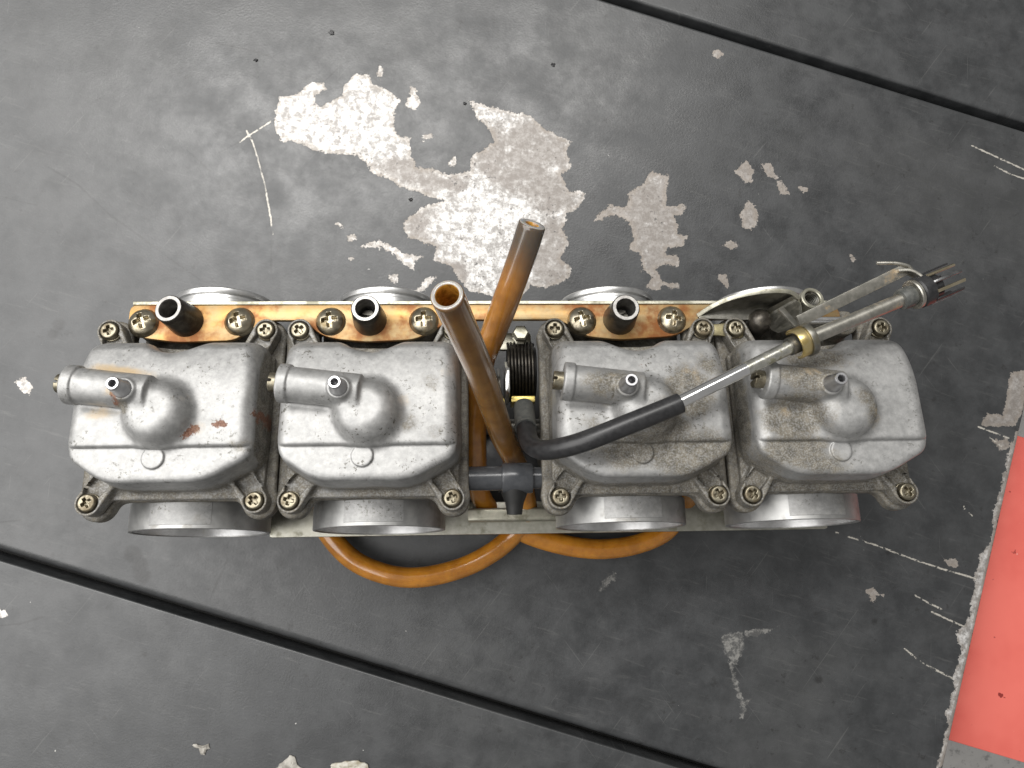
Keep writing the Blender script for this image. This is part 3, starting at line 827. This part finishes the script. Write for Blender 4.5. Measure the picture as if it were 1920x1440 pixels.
# ------------------------------------------------------------------ the bench it lies on
BENCH = {"poly":{"main":[[-120.9,163.3],[-117.6,175.9],[-108.1,178.5],[-101.0,184.2],[-93.8,184.9],[-93.2,180.5],[-99.1,177.3],[-99.6,172.3],[-94.8,171.1],[-84.1,177.5],[-81.8,183.8],[-77.0,189.6],[-69.8,190.3],[-68.6,183.9],[-60.1,181.5],[-52.8,174.6],[-56.4,168.9],[-55.8,160.1],[-54.0,155.1],[-47.4,153.2],[-46.8,145.1],[-44.3,137.6],[-33.5,136.5],[-26.3,132.8],[-17.9,134.7],[-14.3,134.1],[-15.5,139.1],[-13.0,143.4],[-1.5,151.7],[-3.3,158.0],[-10.5,165.5],[-15.3,175.0],[-5.6,172.5],[9.0,168.8],[18.8,166.4],[26.0,159.5],[40.6,152.0],[38.0,146.9],[40.3,136.9],[34.1,134.3],[38.8,124.3],[48.5,123.1],[43.5,114.4],[37.4,111.9],[34.8,102.0],[38.3,94.6],[33.3,87.3],[39.2,81.1],[37.9,76.3],[25.8,70.2],[17.5,72.6],[13.8,67.8],[-2.8,66.6],[-15.9,69.0],[-21.8,76.3],[-25.3,82.4],[-34.8,86.0],[-33.6,93.3],[-47.9,98.2],[-51.4,105.5],[-45.5,111.7],[-37.2,116.6],[-30.0,118.5],[-39.5,121.6],[-50.3,125.2],[-57.5,130.1],[-67.0,133.8],[-71.8,140.0],[-76.6,143.7],[-85.0,144.9],[-96.9,146.0],[-106.4,149.7],[-116.0,152.1],[-119.6,158.3]],"c":[[-50.2,171.5],[-46.8,182.9],[-44.4,182.3],[-41.7,172.8],[-44.4,169.6]],"c_b":[[-65.0,190.3],[-63.8,194.2],[-62.0,191.0],[-63.8,187.2]],"e":[[-72.7,93.3],[-64.4,97.0],[-57.3,94.5],[-50.2,89.7],[-39.5,87.8],[-45.5,84.8],[-44.3,80.0],[-50.2,83.6],[-57.3,89.7],[-64.4,93.3]],"f":[[-44.8,69.1],[-38.4,75.7],[-33.0,76.3],[-38.4,70.3],[-42.5,67.9]],"g":[[-42.0,155.2],[-34.7,156.5],[-34.7,153.3],[-39.5,152.0]],"h1":[[-87.5,106.1],[-82.2,105.5],[-82.8,103.3]],"h2":[[-81.0,98.8],[-76.8,100.6],[-75.0,96.9],[-79.7,96.3]],"h3":[[-82.0,87.8],[-77.3,86.6],[-78.5,84.8]],"h4":[[-58.4,77.6],[-53.1,78.8],[-53.7,73.9],[-57.2,73.9]],"h5":[[-26.9,140.2],[-22.7,144.0],[-22.7,139.0],[-26.3,138.4]],"h6":[[-117.8,93.3],[-115.4,91.5],[-117.2,90.6]],"i":[[51.9,107.7],[60.9,116.6],[70.9,115.4],[71.1,123.1],[78.7,127.6],[84.0,134.7],[94.0,133.5],[91.8,123.2],[92.2,116.1],[103.6,116.8],[102.1,112.3],[97.1,110.4],[98.0,101.4],[103.0,98.9],[100.3,93.8],[91.5,92.5],[90.1,90.0],[98.2,87.5],[97.4,82.4],[91.2,83.7],[84.9,81.2],[88.4,73.6],[87.0,68.6],[80.2,71.1],[83.5,76.1],[78.0,79.9],[76.4,90.0],[70.8,91.3],[74.1,97.6],[71.9,106.5],[64.5,110.9]],"j":[[130.9,136.2],[137.5,141.5],[141.1,136.3],[139.6,129.8],[135.7,129.8]],"k":[[145.7,140.2],[150.2,140.3],[154.4,132.5],[148.7,133.7]],"l":[[154.2,129.9],[157.4,129.9],[160.7,123.4],[155.8,123.4]],"m":[[166.9,126.7],[171.1,127.4],[171.0,124.5],[168.0,124.5]],"n":[[132.2,111.7],[137.8,119.5],[143.0,114.3],[141.6,104.1],[135.2,102.8]],"o":[[123.5,94.5],[126.8,97.7],[131.5,93.8],[127.8,91.9]],"p":[[119.1,77.4],[123.5,78.0],[125.2,71.7],[122.1,72.3]],"q":[[120.1,204.0],[124.0,206.3],[127.1,203.4],[123.8,200.7]],"r":[[193.0,88.8],[196.1,86.2],[194.1,85.6]],"s":[[90.2,73.0],[97.7,73.6],[97.6,71.1],[92.0,70.5]],"v1":[[114.0,-112.7],[119.1,-111.3],[125.3,-110.7],[125.2,-113.5],[126.5,-114.1],[124.3,-121.2],[122.1,-128.3],[119.1,-127.1],[117.3,-124.7],[115.1,-118.7]],"v2":[[115.1,-118.7],[117.3,-124.7],[119.1,-127.1],[121.9,-139.0],[123.9,-144.9],[128.3,-144.8],[125.3,-148.5],[125.0,-154.4],[122.1,-154.1],[123.1,-149.6],[119.3,-137.7]],"v3":[[125.3,-110.7],[137.9,-109.6],[144.9,-108.3],[137.8,-111.7],[126.5,-114.1]],"w":[[191.9,-91.2],[195.2,-89.5],[197.9,-92.6],[200.7,-93.6],[197.4,-94.4],[195.4,-97.4],[193.5,-96.8]],"w2":[[265.7,-13.7],[273.7,-12.5],[274.6,-17.6],[269.3,-18.6]],"w3":[[235.2,-76.1],[241.7,-75.2],[242.7,-79.3],[237.5,-79.8]],"edge":[[280.2,-6.2],[277.1,-11.3],[273.0,-21.4],[271.1,-29.0],[269.4,-31.5],[267.6,-40.4],[265.5,-42.9],[264.7,-47.9],[262.7,-54.1],[260.5,-56.6],[262.2,-60.4],[259.7,-67.8],[254.8,-72.1],[251.6,-72.6],[253.9,-76.4],[252.2,-81.3],[249.9,-86.2],[250.9,-91.1],[247.9,-96.0],[246.0,-104.5],[243.8,-109.3],[238.4,-112.8],[238.7,-117.7],[239.7,-121.3],[237.9,-128.5],[234.8,-136.9],[235.1,-141.7],[233.2,-145.2],[233.3,-150.0],[229.8,-153.5],[230.0,-160.6],[228.0,-165.3],[226.3,-172.3],[223.5,-181.6],[230.4,-181.8],[235.8,-159.5],[242.5,-135.9],[254.3,-97.3],[266.4,-56.7],[284.8,-6.2]],"edge2":[[278.9,22.9],[286.6,24.3],[285.1,5.4],[279.7,-6.2],[275.2,-6.1],[259.8,-6.0],[263.9,1.2],[272.7,-0.3]],"fl":[[49.6,-89.5],[53.4,-82.8],[56.2,-81.0],[59.6,-79.4],[58.7,-83.7],[55.3,-85.6],[52.4,-89.0]],"t1":[[-250.9,-92.6],[-248.4,-92.4],[-246.5,-95.3],[-248.7,-96.8],[-250.7,-96.8]],"t2":[[-249.1,22.2],[-244.3,24.1],[-240.4,20.2],[-242.0,15.3],[-246.1,16.7]]},"lines":{"wa":[[-135.0,157.0],[-131.9,151.4],[-130.0,145.8],[-127.5,137.2],[-124.7,127.4],[-122.6,116.3],[-121.3,109.0],[-119.9,99.9]],"wb":[[-120.9,163.3],[-126.2,159.5],[-133.7,154.5],[-138.6,150.5]],"s1":[[177.0,-60.9],[185.8,-64.1],[198.4,-68.0],[218.4,-75.8],[233.5,-81.0],[251.2,-86.2]],"s2":[[217.9,-94.4],[224.7,-98.2],[231.5,-101.8]],"s3":[[226.3,-102.9],[234.3,-106.9],[243.0,-110.7]],"s4":[[210.4,-121.3],[217.6,-127.5],[226.2,-132.5],[235.4,-137.1]],"s5":[[258.4,-6.0],[266.1,-8.9],[275.1,-12.3]],"s6":[[247.5,-48.3],[248.0,-50.2],[251.7,-53.3]],"s7":[[-260.8,92.4],[-259.7,96.7],[-258.6,102.5]],"s8":[[266.3,151.5],[280.3,145.0],[295.6,137.8]],"s9":[[278.6,139.7],[287.5,135.1],[295.2,132.5]],"s10":[[264.4,-11.8],[270.0,-16.1],[271.4,-17.0]]},"dark":{"d1":[[-238.1,136.3],[-222.5,126.8],[-205.8,110.9],[-191.3,100.4],[-174.7,87.8],[-157.2,75.3]],"d2":[[-264.5,161.2],[-259.2,157.0],[-252.8,149.5]],"d3":[[-262.3,121.3],[-255.2,118.2],[-243.1,115.6]],"d4":[[-152.7,206.8],[-129.6,201.5],[-122.2,198.8]],"d5":[[-150.0,144.3],[-135.8,152.5],[-121.5,163.0]],"d6":[[-134.8,155.2],[-127.2,139.0],[-123.8,121.8],[-120.8,100.5],[-120.4,79.4]],"d7":[[-100.9,178.5],[-90.6,188.6],[-84.9,194.8]],"d8":[[-146.2,-85.8],[-142.2,-76.4],[-139.2,-69.1]],"d9":[[-253.3,-49.3],[-242.9,-48.4]],"d10":[[-250.5,-100.4],[-240.3,-99.5],[-230.2,-96.7]],"d11":[[-166.4,146.4],[-153.8,134.6]]},"spots":[[-46.9,119.1,0.8],[31.4,196.2,1.1],[-130.9,197.0,1.1],[-90.2,213.2,1.7],[-144.0,126.0,1.4],[-126.4,121.7,2.0],[-115.6,98.9,1.1],[-17.4,173.3,1.4],[-124.5,164.8,1.1],[-84.6,177.2,1.7],[-83.7,148.3,1.4],[-180.9,-77.8,4.5],[-183.2,-72.0,5.0],[-186.6,-66.6,5.6],[-229.0,51.3,3.9],[-231.5,47.1,3.9],[-226.2,-65.9,1.4],[105.0,-105.4,1.7],[195.4,-107.3,1.7],[204.7,-71.7,1.1],[90.0,-4.4,1.1],[164.0,-136.3,2.5],[234.7,8.7,1.4]]}
TARNISH = {"t1":[[-9.3,161.7],[6.5,160.6],[21.2,164.5],[39.3,149.4],[38.9,126.8],[43.5,114.4],[26.5,111.9],[14.5,121.8],[-3.5,127.9],[-13.1,141.6]],"t2":[[24.0,106.9],[38.5,107.0],[37.8,70.2],[19.9,70.2],[18.9,89.7]],"t3":[[-45.5,141.4],[-26.4,131.5],[-14.3,134.1],[-21.6,121.6],[-45.5,126.5],[-69.4,136.3],[-62.3,142.5]],"t4":[[-51.4,109.2],[-40.7,115.4],[-33.6,111.7],[-38.4,101.9],[-31.2,89.7],[-14.6,79.9],[-21.8,76.3],[-45.5,95.8]]}
UA = math.radians(-17.4)
U = np.array((math.cos(UA), math.sin(UA))); Vv = np.array((-math.sin(UA), math.cos(UA)))


def bench_metal():
    M = Mat('worn_black_paint')
    lo, mid, hi = M.noise(9, 5, .6), M.noise(70, 6, .65), M.noise(900, 3, .6)
    cloud = M.f('ADD', M.f('MULTIPLY', M.noise(48, 6, .70), .6), M.f('MULTIPLY', mid, .4))
    streak = M.noise(60, 5, .65, 0, (1, 9, 1, -.30))
    c = M.mix(M.step(mid, .30, .72), (.023, .0245, .026), (.043, .045, .047))
    c = M.mix(M.f('MULTIPLY', M.step(lo, .45, .7), .5), c, (.055, .056, .056))
    c = M.mix(M.f('MULTIPLY', M.step(streak, .56, .74), .35), c, (.095, .095, .092))
    c = M.mix(M.f('MULTIPLY', M.step(M.noise(170, 6, .7), .60, .70), .75), c, (.018, .018, .018))
    for ang, sc_, lo_ in ((.9, 22, .70), (-.55, 30, .71), (2.2, 26, .715), (1.5, 34, .72)):
        c = M.mix(M.f('MULTIPLY', M.step(M.noise(sc_, 3, .5, .3, (1, 34, 1, ang)), lo_, lo_ + .03), .26), c, (.13, .13, .125) if ang > 0 else (.008, .008, .008))
    # greasy marks and dark scratches
    dk = M.step(M.f('ADD', M.att('dark'), M.f('MULTIPLY', M.f('SUBTRACT', mid, .5), 1.6)), .75, .15)
    c = M.mix(M.f('MULTIPLY', dk, .62), c, (.010, .010, .010))
    sp = M.step(M.f('ADD', M.att('spot'), M.f('MULTIPLY', M.f('SUBTRACT', mid, .5), 6.0)), 1.1, -1.1)
    c = M.mix(M.f('MULTIPLY', sp, .8), c, (.012, .012, .012))
    tiny = M.step(M.noise(330, 2, .5), .80, .83)
    c = M.mix(M.f('MULTIPLY', tiny, .85), c, (.5, .49, .46))
    # paint gone: ragged patches down to bright metal
    rag = M.f('ADD', M.f('MULTIPLY', M.f('SUBTRACT', M.noise(170, 6, .68), .5), 5.2), M.f('MULTIPLY', M.f('SUBTRACT', M.noise(430, 6, .75), .5), 6.0))
    d = M.f('ADD', M.att('chip'), rag)
    chip = M.step(d, .10, -.10)
    rim = M.f('MULTIPLY', M.step(d, -3.4, .1), chip)
    ln = M.step(M.f('ADD', M.att('scratch'), M.f('MULTIPLY', M.f('SUBTRACT', M.noise(420, 4, .7), .5), 1.5)), .56, .30)
    ln = M.f('MULTIPLY', ln, M.step(M.noise(210, 3, .6), .40, .47))
    bright = M.mix(M.step(M.noise(300, 6, .72), .38, .66), (.27, .258, .245), (.72, .71, .695))
    brown = M.f('MULTIPLY', M.step(M.f('ADD', M.noise(120, 6, .7), M.f('ADD', M.f('MULTIPLY', M.att('rusty'), .32), M.f('MULTIPLY', M.att('tarnish'), .30))), .54, .80), .75)
    bright = M.mix(brown, bright, (.20, .175, .155))
    bright = M.mix(M.f('MULTIPLY', rim, .35), bright, (.30, .25, .20))
    bright = M.mix(M.f('MULTIPLY', M.step(M.f('ADD', M.noise(520, 4, .7), M.f('MULTIPLY', M.noise(60, 4, .6), .5)), .885, .93), .8), bright, (.07, .066, .062))
    c = M.mix(chip, c, bright)
    c = M.mix(M.f('MULTIPLY', ln, .85), c, (.55, .52, .46))
    scf = M.step(M.f('ADD', M.att('scuff'), rag), .3, -.6)
    c = M.mix(M.f('MULTIPLY', scf, .8), c, M.mix(M.step(M.noise(420, 5, .7), .4, .62), (.07, .07, .068), (.23, .225, .21)))
    bare = M.f('MAXIMUM', chip, M.f('MULTIPLY', ln, .6))
    M.set(Base_Color=c, Metallic=M.f('MULTIPLY', bare, M.lerp(brown, .48, .2)), Roughness=M.lerp(bare, M.lerp(M.step(cloud, .3, .7), .30, .52), .52), Specular_IOR_Level=.75)
    M.bump(hi, .45, .14)
    M.bump(M.f('SUBTRACT', 1.0, chip), .35, .15)
    return M.m


MAT_BENCH = bench_metal()


def seg_dist(P, pts):
    d = np.full(len(P), 1e3)
    for (ax_, ay), (bx, by) in zip(pts[:-1], pts[1:]):
        ex, ey = bx - ax_, by - ay
        t = np.clip(((P[:, 0] - ax_) * ex + (P[:, 1] - ay) * ey) / (ex * ex + ey * ey + 1e-9), 0, 1)
        d = np.minimum(d, np.hypot(P[:, 0] - ax_ - ex * t, P[:, 1] - ay - ey * t))
    return d


def near(P, pts, pad):
    q = np.asarray(pts)[:, :2]
    return np.where((P[:, 0] > q[:, 0].min() - pad) & (P[:, 0] < q[:, 0].max() + pad) & (P[:, 1] > q[:, 1].min() - pad) & (P[:, 1] < q[:, 1].max() + pad))[0]


SCUFF = ('v1', 'v2', 'v3', 'fl')
RUSTY = ('i', 'j', 'k', 'l', 'm', 'n', 'o', 'p', 's', 'w', 'w2', 'w3', 'r', 'edge2', 'h6', 'q')


def wear(me, edge=None):
    P = coords(me)[:, :2].astype(float)
    chip = np.full(len(P), 30.0); scr = np.full(len(P), 9.0); dk = np.full(len(P), 9.0); sp = np.full(len(P), 9.0); ru = np.zeros(len(P)); sc = np.full(len(P), 30.0)
    for k, pts in BENCH['poly'].items():
        i = near(P, pts, 8)
        if not len(i): continue
        d = poly2(P[i, 0], P[i, 1], pts)
        if k in SCUFF: sc[i] = np.minimum(sc[i], d); continue
        if k == 'edge': d = d + .7
        chip[i] = np.minimum(chip[i], d)
        if k in RUSTY: ru[i] = np.maximum(ru[i], (d < 3) * 1.0)
    tn = np.zeros(len(P))
    for pts in TARNISH.values():
        i = near(P, pts, 8)
        if len(i): tn[i] = np.maximum(tn[i], np.clip(.6 - poly2(P[i, 0], P[i, 1], pts) / 8, 0, 1))
    if edge is not None: chip = np.minimum(chip, edge * 1.1 + 1.75); ru = np.maximum(ru, (edge < 2) * 1.0)
    for k, pts in BENCH['lines'].items():
        i = near(P, pts, 6)
        if len(i): scr[i] = np.minimum(scr[i], seg_dist(P[i], pts))
    for k, pts in BENCH['dark'].items():
        i = near(P, pts, 6)
        if len(i): dk[i] = np.minimum(dk[i], seg_dist(P[i], pts))
    for x, y, r in BENCH['spots']:
        i = near(P, [(x, y)], r + 4)
        if len(i): sp[i] = np.minimum(sp[i], np.hypot(P[i, 0] - x, (P[i, 1] - y)) - r * .8)
    for n, v in (('chip', chip), ('scratch', scr), ('dark', dk), ('spot', sp), ('rusty', ru), ('scuff', sc), ('tarnish', tn)): attr(me, n, v)


def steps(a, b, f0, f1, fine, coarse=8.0):
    """sample positions from a to b, fine between f0 and f1"""
    out = []
    x = a
    while x < b - 1e-6:
        out.append(x); x += fine if f0 <= x < f1 else coarse
    return np.array(out + [b])


def sheet(name, u0, u1, v0, v1, r, drop=14.0, fine=.62):
    """steel plate with turned-down edges; v0, v1 are (left, right) pairs, r the radii (u0, u1, v0, v1)"""
    L, W = u1 - u0, (v1[0] - v0[0])
    def axis(n, ra, rb, f0, f1):
        edge = lambda q: [0, .12 * q, .35 * q, .65 * q]
        core = steps(ra, n - rb, f0, f1, fine)
        return np.array([-1] + edge(ra) + list(core) + [n - e for e in edge(rb)[::-1]] + [n + 1.])
    a = axis(L, r[0], r[1], -280 - u0, 290 - u0); b = axis(W, r[2], r[3], -190 - min(v0), 290 - min(v0))
    def fall(d, q): return np.where(d >= q, 0.0, np.where(d < 0, -drop, -(q - np.sqrt(np.clip(q * q - (q - d)**2, 0, None)))))
    A, B = np.meshgrid(a, b, indexing='ij')
    za = np.minimum(fall(A, r[0]), fall(L - A, r[1])); zb = np.minimum(fall(B, r[2]), fall(W - B, r[3]))
    z = np.maximum(za + zb, -drop)
    uu = u0 + np.clip(A, 0, L); t = np.clip(A / L, 0, 1)
    vv = (v0[0] + (v0[1] - v0[0]) * t) + np.clip(B / W, 0, 1) * ((v1[0] - v0[0]) + ((v1[1] - v0[1]) - (v1[0] - v0[0])) * t)
    X = uu[..., None] * U + vv[..., None] * Vv
    Vx = np.dstack([X, z]).reshape(-1, 3)
    m = len(b)
    ii, jj = np.meshgrid(np.arange(len(a) - 1), np.arange(m - 1), indexing='ij')
    k = (ii * m + jj).ravel()
    F = np.stack([k, k + m, k + m + 1, k + 1], 1)
    me = bpy.data.meshes.new(name)
    me.vertices.add(len(Vx)); me.vertices.foreach_set('co', (Vx * S).astype(np.float32).ravel())
    me.loops.add(F.size); me.loops.foreach_set('vertex_index', F.astype(np.int32).ravel())
    me.polygons.add(len(F)); me.polygons.foreach_set('loop_start', np.arange(0, F.size, 4, dtype=np.int32))
    me.update(calc_edges=True); me.shade_smooth(); me.set_sharp_from_angle(angle=math.radians(60))
    wear(me, np.maximum(np.minimum(np.minimum(A, L - A), np.minimum(B, W - B)), 0).ravel())
    me.materials.append(MAT_BENCH)
    return me


bench = tag(empty('workbench'), 'worn black painted steel bench of three plates, paint flaked off to bright metal', 'workbench')
RIGHT = 271.3
GU, GL = (244.4, 244.4), (-137.2, -141.6)           # middle of the upper and the lower gap, at the plate's two ends
mid = sheet('bench_plate', -420, RIGHT, (GL[0] + 2.3, GL[1] + 2.3), (GU[0] - 2.5, GU[1] - 2.5), (1, 1.6, 4.0, 1.4))
link('bench_plate', mid, bench)['label'] = 'wide middle plate with the big flaked patch'
up = sheet('bench_plate', -420, RIGHT + 120, (GU[0] + 2.5, GU[1] + 2.5), (GU[0] + 170, GU[1] + 170), (1, 1.6, 1.6, 1.6))
link('bench_plate', up, bench)['label'] = 'dark far plate beyond the upper gap'
dn = sheet('bench_plate', -420, RIGHT, (GL[0] - 170, GL[1] - 170), (GL[0] - 2.1, GL[1] - 2.1), (1, 1.6, 1.6, 1.0))
link('bench_plate', dn, bench)['label'] = 'near plate below the lower gap'


def prism(name, P, z0, z1, mat, bev=0.8): return plate(name, P, z0, z1, mat, bev)


def uv(u, v): return tuple(u * U + v * Vv)


link('bench_frame', prism('bench_frame', [uv(-415, -300), uv(RIGHT - 8, -300), uv(RIGHT - 8, 405), uv(-415, 405)], -70, -16, MAT_DARK, 0), bench)  # frame as one solid slab, coloured black so the plate gaps look dark
for u, v in ((-380, -270), (230, -270), (-380, 370), (230, 370)):
    link('bench_leg', prism('bench_leg', [uv(u - 22, v - 22), uv(u + 22, v - 22), uv(u + 22, v + 22), uv(u - 22, v + 22)], -820, -70.5, MAT_DARKST, 2), bench)

# red metal box top beside the bench, and the floor
MR = Mat('red_paint')
n1, n2 = MR.noise(14, 4, .6), MR.noise(240, 4, .6)
cr = MR.mix(MR.step(n1, .35, .65), (.64, .115, .09), (.74, .165, .13))
cr = MR.mix(MR.step(n2, .72, .76), cr, (.75, .55, .50)); cr = MR.mix(MR.step(MR.noise(150, 3, .5), .70, .735), cr, (.25, .03, .025))
MR.set(Base_Color=cr, Roughness=.42); MR.bump(MR.noise(800, 3, .6), .1, .08)
redbox = tag(empty('red_cabinet'), 'flat red painted steel cabinet beside the dark bench edge, a little lower than it', 'cabinet')
link('cabinet_top', prism('cabinet_top', round_poly([uv(277, -95.8), uv(620, -95.8), uv(620, 79.5), uv(277, 79.5)], 2, 4), -29, -25, MR.m, 1.0), redbox)
link('cabinet_body', prism('cabinet_body', [uv(279, -94), uv(618, -94), uv(618, 77.5), uv(279, 77.5)], -820, -29.3, MR.m, .5), redbox)

MF = Mat('concrete')
a1, a2 = MF.noise(6, 6, .65), MF.noise(60, 6, .7)
cf = MF.mix(MF.step(a1, .3, .7), (.42, .42, .41), (.58, .58, .56))
cf = MF.mix(MF.f('MULTIPLY', MF.step(a2, .52, .66), .6), cf, (.16, .16, .155))
MF.set(Base_Color=cf, Roughness=.65); MF.bump(a2, .3, 1.0)
tag(link('floor', plate('floor', [(-3000, -3000), (3000, -3000), (3000, 3000), (-3000, 3000)], -850, -821, MF.m, 0)), kind='structure')

# loose bits lying on the bench
def flake(name, P, th, mat, seed, lift=0.0):
    """thin crumpled chip with an irregular outline"""
    rng = random.Random(seed)
    c = np.mean(np.array(P), axis=0)
    O = []
    for k in range(len(P)):
        a, b = np.array(P[k], float), np.array(P[(k + 1) % len(P)], float)
        O.append(a)
        for t in (.33, .66): O.append(a + (b - a) * t + np.array((rng.uniform(-.4, .4), rng.uniform(-.4, .4))))
    n = len(O); V, F = [], []
    for s in (1.0, .62, .28):
        for p in O:
            q = c + (p - c) * s
            V.append((q[0], q[1], th + lift * (1 - abs(2 * s - 1)) + rng.uniform(0, .45) * th))
    top = len(V); V.append((c[0], c[1], th + lift * .6))
    low = len(V)
    for p in O: V.append((p[0], p[1], .02))
    for k in range(n):
        j = (k + 1) % n
        F += [(k, j, n + j, n + k), (n + k, n + j, 2 * n + j, 2 * n + k), (2 * n + k, 2 * n + j, top), (low + k, low + j, j, k)]
    return mesh_from(name, V, F, mat, True, 30)


MAT_FLAKE = plastic('chalky_flake', (.20, .185, .16), (.42, .40, .36), .6, 260, .3)
MAT_FLAKE2 = plastic('striped_flake', (.24, .21, .14), (.60, .59, .54), .5, 190, .3)
MAT_CRUMB = plastic('black_crumb', (.012, .012, .013), (.03, .03, .032), .4, 500, .3)
tag(link('loose_flake', flake('loose_flake', [(-114, -180), (-113.1, -172.2), (-109.9, -169.4), (-106.3, -166.0), (-104.0, -166.7), (-102.6, -170.6), (-98.3, -173.6), (-99, -180)], .5, MAT_FLAKE, 3, .8)),
    'plain brown grey pointed flake at the near edge of the bench', 'flake')
tag(link('loose_flake', flake('loose_flake', [(-87, -179), (-86.1, -173.0), (-85.5, -170.7), (-78.9, -169.6), (-72.3, -169.5), (-67.6, -171.6), (-67.3, -176.5), (-74, -180)], .7, MAT_FLAKE2, 5, 1.4)),
    'pale streaked broad flake at the near edge of the bench', 'flake')
tag(link('loose_flake', flake('loose_flake', [(-154.2, -160.0), (-152.0, -159.5), (-149, -160.4), (-146.1, -159.5), (-145.4, -161.8), (-147.2, -162.4), (-147.9, -164.9), (-149.9, -164.5), (-151, -161.6)], .4, MAT_FLAKE, 8, .9)),
    'little crumpled grey flake lying alone below the long gap', 'flake')
CRUMB_AT = ['black crumb lying between the big flaked patch and the second carburetor',
            'black crumb lying on clean paint near the gap beyond the flaked patch',
            'small black crumb lying above the dashed white scratch line',
            'longest black crumb, lying nearest the far edge of the bench',
            'black crumb lying at the pointed tip of the flaked patch']
CRUMBS = [(-46.9, 119.1, 1.7), (31.4, 196.2, 1.6), (-130.9, 197.0, 1.5), (-90.2, 213.2, 2.2), (-17.4, 173.3, 1.4)]
for k, (x, y, r) in enumerate(CRUMBS):
    rg = random.Random(k + 40)
    n = rg.choice((5, 6, 7)); a0 = rg.uniform(0, 6)
    P = [(x + r * (1 if q % 2 else .62) * rg.uniform(.7, 1.1) * math.cos(a0 + 6.283 * q / n), y + r * .7 * rg.uniform(.6, 1.1) * math.sin(a0 + 6.283 * q / n)) for q in range(n)]
    tag(link('paint_crumb', flake('paint_crumb', P, .35, MAT_CRUMB, k + 20, .3)), CRUMB_AT[k], 'crumb', 'black crumbs on the bench')
